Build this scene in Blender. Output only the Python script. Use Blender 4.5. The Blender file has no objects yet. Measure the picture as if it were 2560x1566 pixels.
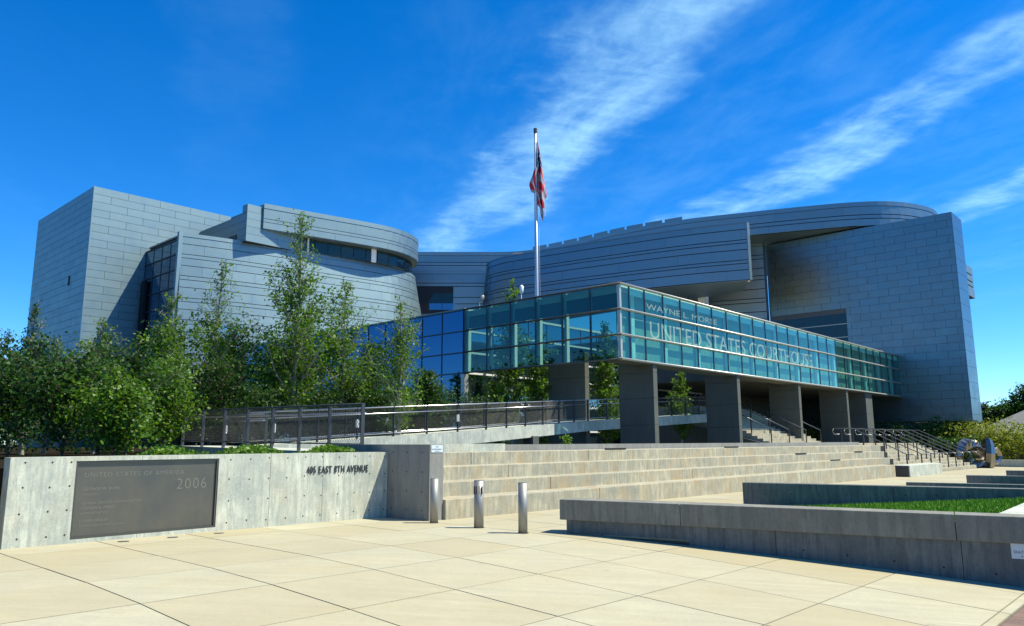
import bpy, math, random
import numpy as np
from mathutils import Vector, Matrix
rnd = random.Random(7)
SC = bpy.context.scene
COL = SC.collection
R_ = math.radians
# ------------------------------------------------------------------ camera
# world axes: +x runs toward the street along the building's short side, +y runs along the long front
yaw, pitch, roll = R_(42.6), math.atan(321.8/1889.3), 0.003
def _rz(v):
    c, s = math.cos(yaw), math.sin(yaw)
    return Vector((c*v[0]-s*v[1], s*v[0]+c*v[1], v[2]))
Fw = _rz((0, math.cos(pitch), math.sin(pitch)))
_r0 = Vector((1, 0, 0)); _u0 = Vector((0, -math.sin(pitch), math.cos(pitch)))
Rt = _rz(_r0*math.cos(roll)-_u0*math.sin(roll)); Up = _rz(_u0*math.cos(roll)+_r0*math.sin(roll))
cam = bpy.data.cameras.new('camera'); cam_o = bpy.data.objects.new('camera', cam); COL.objects.link(cam_o)
cam.sensor_width = 36; cam.lens = 36*1889.3/2560; cam.clip_end = 6000; cam.clip_start = 0.1
cam_o.matrix_world = Matrix(((Rt.x, Up.x, -Fw.x, 0), (Rt.y, Up.y, -Fw.y, 0), (Rt.z, Up.z, -Fw.z, 1.6), (0, 0, 0, 1)))
SC.camera = cam_o
# ------------------------------------------------------------------ light
SUN_EL, SUN_AZ = R_(57.5), math.atan2(0.76, 0.65)
sd = Vector((math.sin(SUN_AZ)*math.cos(SUN_EL), math.cos(SUN_AZ)*math.cos(SUN_EL), math.sin(SUN_EL)))
sun = bpy.data.lights.new('sun', 'SUN'); sun.energy = 5.0; sun.angle = R_(0.53); sun.color = (1, .965, .80)
sun_o = bpy.data.objects.new('sun', sun); COL.objects.link(sun_o)
sun_o.rotation_euler = sd.to_track_quat('Z', 'Y').to_euler(); sun_o.location = sd*60
W = bpy.data.worlds.new('World'); SC.world = W; W.use_nodes = True
wn, wl = W.node_tree.nodes, W.node_tree.links
wn.clear()
def wnode(t, **k):
    n = wn.new(t)
    for a, b in k.items(): setattr(n, a, b)
    return n
def wmath(op, a, b=None, c=None, clamp=False):
    n = wn.new('ShaderNodeMath'); n.operation = op; n.use_clamp = clamp
    for i, v in enumerate((a, b, c)):
        if v is None: continue
        if isinstance(v, (int, float)): n.inputs[i].default_value = v
        else: wl.new(v, n.inputs[i])
    return n.outputs[0]
sky = wnode('ShaderNodeTexSky', sky_type='NISHITA'); sky.sun_disc = False
sky.sun_elevation = SUN_EL; sky.sun_rotation = SUN_AZ; sky.air_density = 1.0; sky.dust_density = 0.05; sky.ozone_density = 3.0; sky.altitude = 2200
hs = wnode('ShaderNodeHueSaturation'); hs.inputs['Saturation'].default_value = 1.39; hs.inputs['Hue'].default_value = 0.497
hs.inputs['Value'].default_value = 1.0
wl.new(sky.outputs[0], hs.inputs['Color'])
tint = wnode('ShaderNodeMix', data_type='RGBA', blend_type='MULTIPLY'); tint.inputs[0].default_value = 1.0; tint.inputs[7].default_value = (.75, 1.0, 1.22, 1); wl.new(hs.outputs[0], tint.inputs[6])
tc = wnode('ShaderNodeTexCoord'); sx = wnode('ShaderNodeSeparateXYZ'); wl.new(tc.outputs['Generated'], sx.inputs[0])
zc = wmath('MAXIMUM', sx.outputs[2], 0.03)
cu = wmath('DIVIDE', sx.outputs[0], zc); cv = wmath('DIVIDE', sx.outputs[1], zc)
cw = wmath('ADD', wmath('MULTIPLY', cu, .514), wmath('MULTIPLY', cv, .857))
ct = wmath('SUBTRACT', wmath('MULTIPLY', cu, .857), wmath('MULTIPLY', cv, .514))
def wnoise(x, y, z, scale, detail, rough, dist=0.0):
    c = wnode('ShaderNodeCombineXYZ')
    for i, v in enumerate((x, y, z)):
        if isinstance(v, (int, float)): c.inputs[i].default_value = v
        else: wl.new(v, c.inputs[i])
    n = wnode('ShaderNodeTexNoise'); wl.new(c.outputs[0], n.inputs['Vector'])
    n.inputs['Scale'].default_value = scale; n.inputs['Detail'].default_value = detail
    n.inputs['Roughness'].default_value = rough; n.inputs['Distortion'].default_value = dist
    return n.outputs['Fac']
def wmap(v, a, b, c=0.0, d=1.0):
    n = wn.new('ShaderNodeMapRange'); n.interpolation_type = 'SMOOTHSTEP'
    wl.new(v, n.inputs[0])
    for i, q in enumerate((a, b, c, d)): n.inputs[i+1].default_value = q
    return n.outputs[0]
warp = wnoise(cu, cv, 2.3, 1.3, 5, .6)
cww = wmath('ADD', cw, wmath('MULTIPLY', wmath('SUBTRACT', warp, .5), .75))
# parallel cirrus bands a unit apart on the high cloud sheet
ph = wmath('COSINE', wmath('MULTIPLY', wmath('SUBTRACT', cww, .80), 2*math.pi))
band = wmap(ph, .12, 1.0)
side = wmap(cw, .0, .75, .06, 1.0)
fine = wnoise(wmath('MULTIPLY', ct, .8), wmath('MULTIPLY', cw, 1.5), .7, 2.6, 12, .62, .25)
thin = wnoise(wmath('MULTIPLY', ct, 1.7), wmath('MULTIPLY', cw, .8), 5.1, 5.5, 10, .66, .35)
big = wnoise(cu, cv, 9.0, .55, 3, .5)
dens = wmath('MULTIPLY', wmath('MULTIPLY', band, side), wmap(wmath('ADD', wmath('MULTIPLY', fine, .62), wmath('MULTIPLY', thin, .38)), .27, .86))
dens = wmath('MULTIPLY', dens, wmap(big, .25, .62, .35, 1.0))
veil = wmath('MULTIPLY', wmath('MULTIPLY', wmap(fine, .35, .8), side), .11)
dens = wmath('ADD', dens, veil, clamp=True)
hor = wmap(sx.outputs[2], .12, .32)
dens = wmath('MULTIPLY', wmath('MULTIPLY', dens, hor), .74)
mix = wnode('ShaderNodeMix', data_type='RGBA'); wl.new(dens, mix.inputs[0]); wl.new(tint.outputs[2], mix.inputs[6])
mix.inputs[7].default_value = (4.0, 6.9, 7.9, 1)
bg = wnode('ShaderNodeBackground'); bg.inputs[1].default_value = 0.125
wl.new(mix.outputs[2], bg.inputs[0])
wo = wnode('ShaderNodeOutputWorld'); wl.new(bg.outputs[0], wo.inputs[0])
vs = SC.view_settings; vs.view_transform = 'Standard'; vs.look = 'None'; vs.exposure = 0.58; vs.gamma = 1.0; vs.use_curve_mapping = False
SC.cycles.max_bounces = 8; SC.cycles.transparent_max_bounces = 16; SC.cycles.sample_clamp_indirect = 6.0

# ------------------------------------------------------------------ helpers
WM = {}
def reg(o, name, Mw, parent, label, cat, group, kind):
    COL.objects.link(o)
    if parent is not None:
        o.parent = parent; o.matrix_parent_inverse = WM[parent.name].inverted()
    o.matrix_basis = Mw; WM[o.name] = Mw
    if label: o['label'] = label
    if cat: o['category'] = cat
    if group: o['group'] = group
    if kind: o['kind'] = kind
    return o
def thing(name, label, cat, loc=(0, 0, 0), group=None, kind=None):
    o = bpy.data.objects.new(name, None); o.empty_display_size = .3
    return reg(o, name, Matrix.Translation(loc), None, label, cat, group, kind)
def mesh_obj(name, me, parent=None, M=None, label=None, cat=None, group=None, kind=None):
    return reg(bpy.data.objects.new(name, me), name, M or Matrix.Identity(4), parent, label, cat, group, kind)
class MB:
    def __init__(s): s.v = []; s.f = []
    def add(s, vs, fs):
        n = len(s.v); s.v += [tuple(v) for v in vs]; s.f += [tuple(i+n for i in f) for f in fs]; return s
    def box(s, x0, x1, y0, y1, z0, z1):
        return s.add([(x0,y0,z0),(x1,y0,z0),(x1,y1,z0),(x0,y1,z0),(x0,y0,z1),(x1,y0,z1),(x1,y1,z1),(x0,y1,z1)],
                     [(3,2,1,0),(4,5,6,7),(0,1,5,4),(1,2,6,5),(2,3,7,6),(3,0,4,7)])
    def prism(s, poly, z0, z1):
        # poly counter-clockwise; z0, z1 numbers or lists
        n = len(poly); a = z0 if hasattr(z0, '__len__') else [z0]*n; b = z1 if hasattr(z1, '__len__') else [z1]*n
        return s.add([(p[0], p[1], a[i]) for i, p in enumerate(poly)]+[(p[0], p[1], b[i]) for i, p in enumerate(poly)],
                     [tuple(range(n-1, -1, -1)), tuple(range(n, 2*n))]+[(i, (i+1) % n, n+(i+1) % n, n+i) for i in range(n)])
    def tube(s, pts, r, k=8, r1=None, cap=True):
        pts = [Vector(p) for p in pts]; n = len(pts); base = len(s.v); rings = []
        for i, p in enumerate(pts):
            d = (pts[min(i+1, n-1)]-pts[max(i-1, 0)]).normalized()
            a = d.cross(Vector((0, 0, 1)) if abs(d.z) < .95 else Vector((1, 0, 0))).normalized(); b = a.cross(d)
            rr = r if r1 is None else r+(r1-r)*i/max(1, n-1)
            for j in range(k):
                t = 2*math.pi*j/k; q = p+a*(math.cos(t)*rr)+b*(math.sin(t)*rr); s.v.append((q.x, q.y, q.z))
        for i in range(n-1):
            for j in range(k):
                s.f.append((base+i*k+j, base+i*k+(j+1) % k, base+(i+1)*k+(j+1) % k, base+(i+1)*k+j))
        if cap:
            s.f.append(tuple(base+j for j in range(k-1, -1, -1))); s.f.append(tuple(base+(n-1)*k+j for j in range(k)))
        return s
    def bar(s, p, q, w, h, up=(0, 0, 1)):
        p, q = Vector(p), Vector(q); d = (q-p).normalized(); a = d.cross(Vector(up)).normalized()*(w/2); b = a.cross(d).normalized()*(h/2)
        vs = [p-a-b, p+a-b, p+a+b, p-a+b, q-a-b, q+a-b, q+a+b, q-a+b]
        return s.add(vs, [(0,1,2,3),(7,6,5,4),(1,0,4,5),(2,1,5,6),(3,2,6,7),(0,3,7,4)])
    def mesh(s, name, mat, smooth=False):
        me = bpy.data.meshes.new(name); me.from_pydata(s.v, [], s.f); me.update()
        if mat: me.materials.append(mat)
        if smooth:
            for p in me.polygons: p.use_smooth = True
        return me
    def obj(s, name, mat, parent=None, smooth=False, bevel=0, **k):
        o = mesh_obj(name, s.mesh(name, mat, smooth), parent, **k)
        if bevel:
            b = o.modifiers.new('bevel', 'BEVEL'); b.width = bevel; b.segments = 2; b.limit_method = 'ANGLE'; b.angle_limit = R_(50)
        return o
CACHE = {}
def cbox(name, key, sx, sy, sz, mat, parent, at):
    # a shared box, its minimum corner at 'at'
    k = (key, round(sx, 3), round(sy, 3), round(sz, 3), mat.name)
    if k not in CACHE: CACHE[k] = MB().box(0, sx, 0, sy, 0, sz).mesh(name, mat)
    return mesh_obj(name, CACHE[k], parent, Matrix.Translation(at))
AX_A = Matrix(((0, 0, 1, 0), (1, 0, 0, 0), (0, 1, 0, 0), (0, 0, 0, 1)))      # text on a wall that faces +x
AX_B = Matrix(((1, 0, 0, 0), (0, 0, -1, 0), (0, 1, 0, 0), (0, 0, 0, 1)))     # text on a wall that faces -y
def _tmesh(body, size, ext, off, space):
    c = bpy.data.curves.new('tmp_text', 'FONT'); c.body = body; c.size = size; c.extrude = ext; c.offset = off; c.space_character = space; c.resolution_u = 3
    o = bpy.data.objects.new('tmp_text', c); COL.objects.link(o)
    dg = bpy.context.evaluated_depsgraph_get(); me = bpy.data.meshes.new_from_object(o.evaluated_get(dg))
    bpy.data.objects.remove(o); bpy.data.curves.remove(c)
    return me, max(v.co.x for v in me.vertices)
def text(name, body, size, mat, parent, M, ext=.01, off=0., sxy=(1, 1), space=1.0, width=None):
    # one mesh for each word, laid out on one line
    if width:
        me, w = _tmesh(body, size, ext, off, space); bpy.data.meshes.remove(me); sxy = (width/w, sxy[1])
    words = body.split(' '); out = []
    for i, wd in enumerate(words):
        me, w = _tmesh(wd, size, ext, off, space)
        x0 = 0
        if i:
            m2, w2 = _tmesh(' '.join(words[:i+1]), size, ext, off, space); bpy.data.meshes.remove(m2); x0 = w2-w
        me.materials.clear(); me.materials.append(mat); me.name = name
        out.append(mesh_obj(name, me, parent, M @ Matrix.Diagonal((sxy[0], sxy[1], 1, 1)) @ Matrix.Translation((x0, 0, 0))))
    return out

# ------------------------------------------------------------------ materials
def mat(name):
    m = bpy.data.materials.new(name); m.use_nodes = True; return m, m.node_tree.nodes, m.node_tree.links
def setp(b, **k):
    for a, v in k.items(): b.inputs[a.replace('_', ' ')].default_value = v
def plain(name, col, rough=.6, metal=0., spec=.5, **k):
    m, n, l = mat(name); b = n['Principled BSDF']
    setp(b, Base_Color=(*col, 1), Roughness=rough, Metallic=metal)
    b.inputs['Specular IOR Level'].default_value = spec
    for a, v in k.items(): b.inputs[a.replace('_', ' ')].default_value = v
    return m
def nnoise(n, l, vec, scale, detail=6, rough=.6, dist=0., stretch=None):
    t = n.new('ShaderNodeTexNoise'); t.inputs['Scale'].default_value = scale; t.inputs['Detail'].default_value = detail
    t.inputs['Roughness'].default_value = rough; t.inputs['Distortion'].default_value = dist
    if stretch:
        mp = n.new('ShaderNodeMapping'); mp.inputs['Scale'].default_value = stretch; l.new(vec, mp.inputs[0]); vec = mp.outputs[0]
    l.new(vec, t.inputs['Vector']); return t.outputs['Fac']
def nmap(n, l, v, a, b, c=0., d=1.):
    t = n.new('ShaderNodeMapRange'); l.new(v, t.inputs[0])
    for i, q in enumerate((a, b, c, d)): t.inputs[i+1].default_value = q
    return t.outputs[0]
def nmix(n, l, f, a, b, mode='MIX'):
    t = n.new('ShaderNodeMix'); t.data_type = 'RGBA'; t.blend_type = mode
    for i, q in ((0, f), (6, a), (7, b)):
        if isinstance(q, (int, float)): t.inputs[i].default_value = q
        elif isinstance(q, tuple): t.inputs[i].default_value = (*q, 1)
        else: l.new(q, t.inputs[i])
    return t.outputs[2]
def concrete(name, col, dark, rust=None, streak=.5, blotch=.5, scale=1., rough=.85, rustamt=.4, var=0., warm=None, brush=0.):
    m, n, l = mat(name); b = n['Principled BSDF']; geo = n.new('ShaderNodeNewGeometry'); P = geo.outputs['Position']
    c = nmix(n, l, nmap(n, l, nnoise(n, l, P, 1.1*scale, 8, .65), .35, .7, 0, blotch), col, dark)
    c = nmix(n, l, nmap(n, l, nnoise(n, l, P, 2.2*scale, 6, .7, 0, (3.2, 3.2, .35)), .43, .62, 0, streak), c, dark)
    if rust:
        c = nmix(n, l, nmap(n, l, nnoise(n, l, P, .9*scale, 7, .62, .4, (1, 1, .6)), .48, .68, 0, rustamt), c, rust)
    c = nmix(n, l, nmap(n, l, nnoise(n, l, P, .42*scale, 9, .72, .3), .50, .66, 0, blotch*.6), c, dark)
    c = nmix(n, l, nmap(n, l, nnoise(n, l, P, 7.5*scale, 7, .75), .60, .72, 0, .45), c, dark)
    if brush:
        mp = n.new('ShaderNodeMapping'); mp.inputs['Rotation'].default_value = (0, 0, R_(-40)); l.new(P, mp.inputs[0])
        c = nmix(n, l, nmap(n, l, nnoise(n, l, mp.outputs[0], 1.0, 8, .7, 0, (.35, 5.5, 1)), .42, .72, 0, brush), c, (dark[0]*.85, dark[1]*.85, dark[2]*.8))
        c = nmix(n, l, nmap(n, l, nnoise(n, l, mp.outputs[0], 1.0, 6, .7, 0, (.5, 9, 1)), .55, .75, 0, brush), c, (min(1, col[0]*1.25), min(1, col[1]*1.25), min(1, col[2]*1.3)))
        c = nmix(n, l, nmap(n, l, nnoise(n, l, P, 3.1, 2, .5), .72, .76, 0, .35), c, (dark[0]*.5, dark[1]*.5, dark[2]*.5))
    sp = nnoise(n, l, P, 55, 3, .6)
    c = nmix(n, l, nmap(n, l, sp, .30, .36, .55, 0), c, (dark[0]*.4, dark[1]*.4, dark[2]*.4))
    c = nmix(n, l, nmap(n, l, nnoise(n, l, P, 22, 5, .7), .3, .7, 0, .22), c, (min(1, col[0]*1.3), min(1, col[1]*1.3), min(1, col[2]*1.3)))
    if var:
        oi = n.new('ShaderNodeObjectInfo'); c = nmix(n, l, nmap(n, l, oi.outputs['Random'], 0, 1, 0, var), c, warm or dark)
    l.new(c, b.inputs['Base Color']); b.inputs['Roughness'].default_value = rough
    b.inputs['Specular IOR Level'].default_value = .25
    bp = n.new('ShaderNodeBump'); bp.inputs['Strength'].default_value = .25; bp.inputs['Distance'].default_value = .01
    l.new(nnoise(n, l, P, 30, 6, .7), bp.inputs['Height']); l.new(bp.outputs[0], b.inputs['Normal'])
    return m
M_WALL = concrete('cast_concrete_pale', (.64, .635, .51), (.27, .30, .265), (.44, .36, .21), .8, .95, 1.9, rustamt=.3)
M_PIERW = concrete('cast_concrete_grey', (.30, .29, .255), (.15, .15, .14), None, .6, .6)
M_STEP = concrete('bench_concrete', (.53, .47, .32), (.23, .225, .18), (.37, .25, .12), 1.0, .95, 1.9, rustamt=.65)
M_SLAB = concrete('plaza_concrete', (.45, .415, .285), (.34, .32, .235), (.40, .335, .20), .25, .7, 1.1, .9, .55, .6, (.36, .295, .165), brush=.5)
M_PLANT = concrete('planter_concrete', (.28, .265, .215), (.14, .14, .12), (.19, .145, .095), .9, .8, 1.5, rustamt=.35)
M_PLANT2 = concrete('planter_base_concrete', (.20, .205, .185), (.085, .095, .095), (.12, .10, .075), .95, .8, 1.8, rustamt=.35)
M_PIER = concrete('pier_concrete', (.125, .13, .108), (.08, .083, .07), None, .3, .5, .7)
M_JOINT = plain('joint_sand', (.10, .085, .07), .95)
M_HOLE = plain('tie_hole_dark', (.02, .02, .02), .9)
M_GROUND = plain('far_ground', (.06, .058, .05), .95)
M_SOIL = plain('bark_mulch', (.022, .018, .012), .95, 0., 0.)
M_STEEL = plain('brushed_stainless', (.34, .325, .29), .58, .65)
M_DKSTEEL = plain('painted_dark_steel', (.055, .06, .065), .45, .3)
M_RAIL = plain('pale_steel_tube', (.62, .60, .58), .3, .9)
M_WIRE = plain('steel_wire', (.13, .125, .12), .5, .6)
M_ALU = plain('beige_aluminium', (.48, .46, .40), .4, .4)
M_BRONZ = plain('bronze_frame', (.10, .10, .085), .45, .5)
M_MULL = plain('dark_mullion', (.045, .06, .07), .4, .4)
M_WHITE = plain('white_paint', (.80, .79, .75), .55)
M_BLACK = plain('black_recess', (.008, .008, .008), .8)
M_ROOF = plain('roof_membrane', (.46, .39, .29), .9)
M_SEAM = plain('seam_shadow_backing', (.018, .02, .025), .7)
M_SEAM2 = plain('panel_joint_backing', (.09, .10, .105), .7)
def metal(name, col, rough, met, var=.12):
    m, n, l = mat(name); b = n['Principled BSDF']; geo = n.new('ShaderNodeNewGeometry'); P = geo.outputs['Position']
    oi = n.new('ShaderNodeObjectInfo')
    c = nmix(n, l, nmap(n, l, oi.outputs['Random'], 0, 1, 0, var*2.2), col, (col[0]*.80, col[1]*.84, col[2]*.88))
    c = nmix(n, l, nmap(n, l, nnoise(n, l, P, .35, 5, .6), .35, .7, 0, .22), c, (col[0]*.78, col[1]*.80, col[2]*.82))
    c = nmix(n, l, nmap(n, l, nnoise(n, l, P, 3, 4, .6, 0, (2.5, 2.5, .15)), .4, .75, 0, .10), c, (col[0]*.6, col[1]*.6, col[2]*.6))
    l.new(c, b.inputs['Base Color']); b.inputs['Metallic'].default_value = met
    r = nmap(n, l, nnoise(n, l, P, 1.2, 4, .6), .3, .7, rough-.04, rough+.06); l.new(r, b.inputs['Roughness'])
    bp = n.new('ShaderNodeBump'); bp.inputs['Strength'].default_value = .22; bp.inputs['Distance'].default_value = .05
    l.new(nnoise(n, l, P, .55, 2, .5), bp.inputs['Height']); l.new(bp.outputs[0], b.inputs['Normal'])
    return m
M_METAL = metal('brushed_metal_cladding', (.25, .34, .36), .56, .95, .22)
M_METAL2 = metal('brushed_metal_ribbon', (.225, .29, .315), .42, .95, .2)
M_SLABM = metal('shaded_slab_cladding', (.165, .235, .265), .36, .95, .2)  # darker copy of the cladding; the facade's shade is put into its colour
def glass(name, tint, refl, r0=.1, k=.85, pw=3.0):
    # clear pane: tinted see-through with a mirror layer that grows at grazing angles
    m, n, l = mat(name); out = n['Material Output']; n.remove(n['Principled BSDF'])
    t = n.new('ShaderNodeBsdfTransparent'); t.inputs[0].default_value = (*tint, 1)
    g = n.new('ShaderNodeBsdfGlossy'); g.inputs['Color'].default_value = (*refl, 1); g.inputs['Roughness'].default_value = 0.0
    f = n.new('ShaderNodeLayerWeight'); f.inputs[0].default_value = .5
    p = n.new('ShaderNodeMath'); p.operation = 'POWER'; l.new(f.outputs['Facing'], p.inputs[0]); p.inputs[1].default_value = pw
    q = n.new('ShaderNodeMath'); q.operation = 'MULTIPLY_ADD'; l.new(p.outputs[0], q.inputs[0]); q.inputs[1].default_value = k; q.inputs[2].default_value = r0
    mx = n.new('ShaderNodeMixShader'); l.new(q.outputs[0], mx.inputs[0]); l.new(t.outputs[0], mx.inputs[1]); l.new(g.outputs[0], mx.inputs[2])
    l.new(mx.outputs[0], out.inputs[0]); return m
M_GLASS = glass('teal_clear_glass', (.70, .92, .86), (.45, .62, .62), .05, .6)
M_GLASSL = glass('green_clear_glass', (.46, .66, .60), (.45, .65, .7), .05, .6)
M_BLUEG = plain('blue_reflective_glass', (.04, .105, .18), .02, 1.0)
M_DKG = plain('dark_window_glass', (.012, .035, .042), .03, 0., .5, IOR=1.45)
M_CURTG = plain('smoked_curtain_glass', (.10, .17, .25), .04, .9)
# ------------------------------------------------------------------ the setting: ground and plaza
PL0 = Vector((-8.84, 10.91)); PE = Vector((.974, .225)); PN = Vector((.225, -.974))   # front line of the street planter
def g_back(x, y): return -.0065*(y-11)
def g_front(x, y):
    t = max(0., x+8.9); return -.0065*(y-11)-(.03*t+.003*t*t)
def clip(poly, f):
    out = []
    for i, p in enumerate(poly):
        q = poly[(i+1) % len(poly)]; a, b = f(p), f(q)
        if a >= 0: out.append(p)
        if (a >= 0) != (b >= 0):
            t = a/(a-b); out.append((p[0]+(q[0]-p[0])*t, p[1]+(q[1]-p[1])*t))
    return out
big = MB().add([(-1500, -900, -.75), (1500, -900, -.75), (1500, 2500, -.75), (-1500, 2500, -.75)], [(0, 1, 2, 3)])
big.obj('ground', M_GROUND, kind='structure')
plaza = MB()
sl = []
xs = [-15.57+1.5*i for i in range(10)]; ys = [-3.9+1.44*i for i in range(46)]
for i, x in enumerate(xs):
    for j, y in enumerate(ys):
        x1 = min(x+1.5, -1.95); y1 = y+1.44
        if x1-x < .1: continue
        if y > 9.7 and x < -13.6: continue
        for front in (0, 1):
            s = 1 if front else -1
            f = lambda p, s=s: s*((p[0]-PL0.x)*PN.x+(p[1]-PL0.y)*PN.y)
            J = .009
            cell = [(x, y), (x1, y), (x1, y1), (x, y1)]; q = [(x+J, y+J), (x1-J, y+J), (x1-J, y1-J), (x+J, y1-J)]
            if x1 <= -8.9:
                if front == 0 and y > 10.0: pass
                elif front == 1 and y <= 10.0: pass
                else: continue
            else:
                cell, q = clip(cell, f), clip(q, f)
                if not front and x > -6.6: continue
                if not front and y1 < 10.9: continue
            if len(q) < 3: continue
            g = g_front if front else g_back
            sl.append((q, [g(*p) for p in q])); plaza.prism(cell, [g(*p)-.2 for p in cell], [g(*p)-.022 for p in cell])
plaza_o = plaza.obj('plaza', M_JOINT, kind='structure', label='pale concrete plaza with thin dark joints')
for q, z in sl:
    c = Vector((sum(p[0] for p in q)/len(q), sum(p[1] for p in q)/len(q), sum(z)/len(z)))
    d = rnd.uniform(-.0015, .0015)
    MB().prism([(p[0]-c.x, p[1]-c.y) for p in q], [k-c.z-.04 for k in z], [k-c.z+d for k in z]).obj('slab', M_SLAB, plaza_o, M=Matrix.Translation(c))
# brick strip at the street corner
bk = MB().box(-1.94, 4, 2, 13.5, -.75, -.47).obj('brick_pavement', M_JOINT, kind='structure')
M_BRICK = concrete('brown_paver', (.20, .13, .10), (.13, .09, .075), None, .1, .6, 1.5, var=.6, warm=(.24, .16, .12))
for i in range(6):
    for j in range(40):
        x = -1.93+.205*i; y = 8.0+.105*j+(0.05 if i % 2 else 0)
        z = g_front(-1.95, y)
        cbox('paver', 'pav', .197, .097, .12, M_BRICK, bk, (x, y, z-.125+rnd.uniform(-.002, .002)))
# raised planting terrace behind the address wall and the sunken court under the lobby
MB().prism([(-110, -60), (-13.75, -60), (-13.75, 10.7), (-15.6, 10.7), (-15.6, 29.6), (-110, 29.6)], -.7, 1.22).obj('planting_terrace', M_SOIL, kind='structure')
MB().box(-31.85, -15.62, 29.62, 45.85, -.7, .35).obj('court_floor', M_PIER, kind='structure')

# ------------------------------------------------------------------ address wall
WX = -13.45
aw = thing('address_wall', 'long pale concrete wall with tie holes carrying the street address', 'wall', (-13.6, 7, 0))
segs = [(3.42, 5.36), (5.36, 7.76), (7.76, 8.94), (8.94, 10.585)]
for a, b in segs:
    m = MB()
    if a < 5 or b < 8 and a < 7:          # the two left panels carry the plaque recess
        lo, hi = max(a, 4.34), min(b, 6.72)
        if hi > lo:
            if lo > a: m.box(WX-.32, WX, a+.004, lo, -.3, 1.385)
            if hi < b: m.box(WX-.32, WX, hi, b-.004, -.3, 1.385)
            y0 = a+.004 if lo == a else lo; y1 = b-.004 if hi == b else hi
            m.box(WX-.32, WX, y0, y1, -.3, .10); m.box(WX-.32, WX, y0, y1, 1.315, 1.385); m.box(WX-.32, WX-.07, y0, y1, .10, 1.315)
        else: m.box(WX-.32, WX, a+.004, b-.004, -.3, 1.385)
    else: m.box(WX-.32, WX, a+.004, b-.004, -.3, 1.385)
    m.obj('panel', M_WALL, aw)
hole = MB().tube([(-.004, 0, 0), (.003, 0, 0)], .014, 10).mesh('tie_hole', M_HOLE)
hys = [3.62, 4.0, 4.27]+[6.93+.397*i for i in range(10)]
for y in hys:
    for z in (1.30, .93, .55, .17):
        if 1.0 < z and y > 11: continue
        mesh_obj('tie_hole', hole, aw, Matrix.Translation((WX, y+rnd.uniform(-.012, .012), z+rnd.uniform(-.012, .012))))
M_LET = plain('dark_letter_metal', (.055, .055, .055), .5, .4)
text('address_lettering', '405 EAST 8TH AVENUE', .20, M_LET, aw, Matrix.Translation((WX+.012, 8.55, .985)) @ AX_A, .006, .001, space=1.12, width=1.5)
# bronze dedication plaque let into the wall
pq = thing('dedication_plaque', 'large bronze dedication plaque set into pale concrete wall', 'plaque', (WX-.05, 5.5, .1))
m_, n_, l_ = mat('aged_bronze'); b_ = n_['Principled BSDF']; P_ = n_.new('ShaderNodeNewGeometry').outputs['Position']
c_ = nmix(n_, l_, nmap(n_, l_, nnoise(n_, l_, P_, 1.6, 6, .6), .35, .7), (.16, .145, .11), (.115, .115, .10))
c_ = nmix(n_, l_, nmap(n_, l_, nnoise(n_, l_, P_, 5, 5, .6, 0, (2, 2, .5)), .5, .75, 0, .4), c_, (.19, .15, .10))
l_.new(c_, b_.inputs['Base Color']); setp(b_, Metallic=.55, Roughness=.42)
MB().box(WX-.068, WX-.045, 4.375, 6.685, .135, 1.28).obj('plate', m_, pq)
fr = MB(); fr.box(WX-.069, WX-.012, 4.345, 4.372, .105, 1.311); fr.box(WX-.069, WX-.012, 6.688, 6.715, .105, 1.311)
fr.box(WX-.069, WX-.012, 4.374, 6.686, .105, .132); fr.box(WX-.069, WX-.012, 4.374, 6.686, 1.283, 1.311); fr.obj('frame', M_BRONZ, pq)
M_ENG = plain('engraved_letter', (.235, .22, .17), .5, .4)
PX = Matrix.Translation((WX-.044, 0, 0))
def pt(body, y, z, size, off=0., sx=1., sp=1.0): text('lettering', body, size, M_ENG, pq, Matrix.Translation((WX-.0445, y, z)) @ AX_A, .002, off, (sx, 1), sp)
pt('UNITED STATES OF AMERICA', 4.49, 1.055, .105, -.001, .98, 1.22)
pt('2006', 5.98, .80, .27, -.004, .92, 1.16)
pt('GEORGE W. BUSH', 4.48, .845, .066, 0, 1.0, 1.05); pt('PRESIDENT', 4.48, .765, .048, 0, 1.05, 1.05)
pt('GENERAL SERVICES ADMINISTRATION', 4.48, .625, .055, 0, .98, 1.02); pt('STEPHEN A. PERRY', 4.48, .545, .062, 0, .95, 1.02)
pt('ADMINISTRATOR', 4.48, .47, .048, 0, 1.05, 1.05)
pt('F. JOSEPH MOSLEY', 4.47, .345, .06, 0, .85, 1.02); pt('COMMISSIONER OF PUBLIC BUILDINGS', 4.47, .275, .045, 0, .9, 1.0)
# ground uplights in front of the plaque
for k, (x, y, lb) in enumerate([(-13.10, 5.02, 'round dark uplight in the paving below the plaque letters'), (-13.08, 5.80, 'round dark uplight in the paving below the plaque middle'), (-13.1, 6.62, 'round dark uplight in the paving by the plaque corner')]):
    t = thing('ground_uplight', lb, 'uplight', (x, y, g_front(x, y)), 'uplights set in the paving')
    g = g_front(x, y)
    MB().tube([(x, y, g-.05), (x, y, g+.006)], .088, 20).obj('rim', M_BRONZ, t)
    MB().tube([(x, y, g+.0062), (x, y, g+.010)], .066, 20).obj('lens', plain('uplight_lens', (.05, .05, .05), .08), t)
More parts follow.
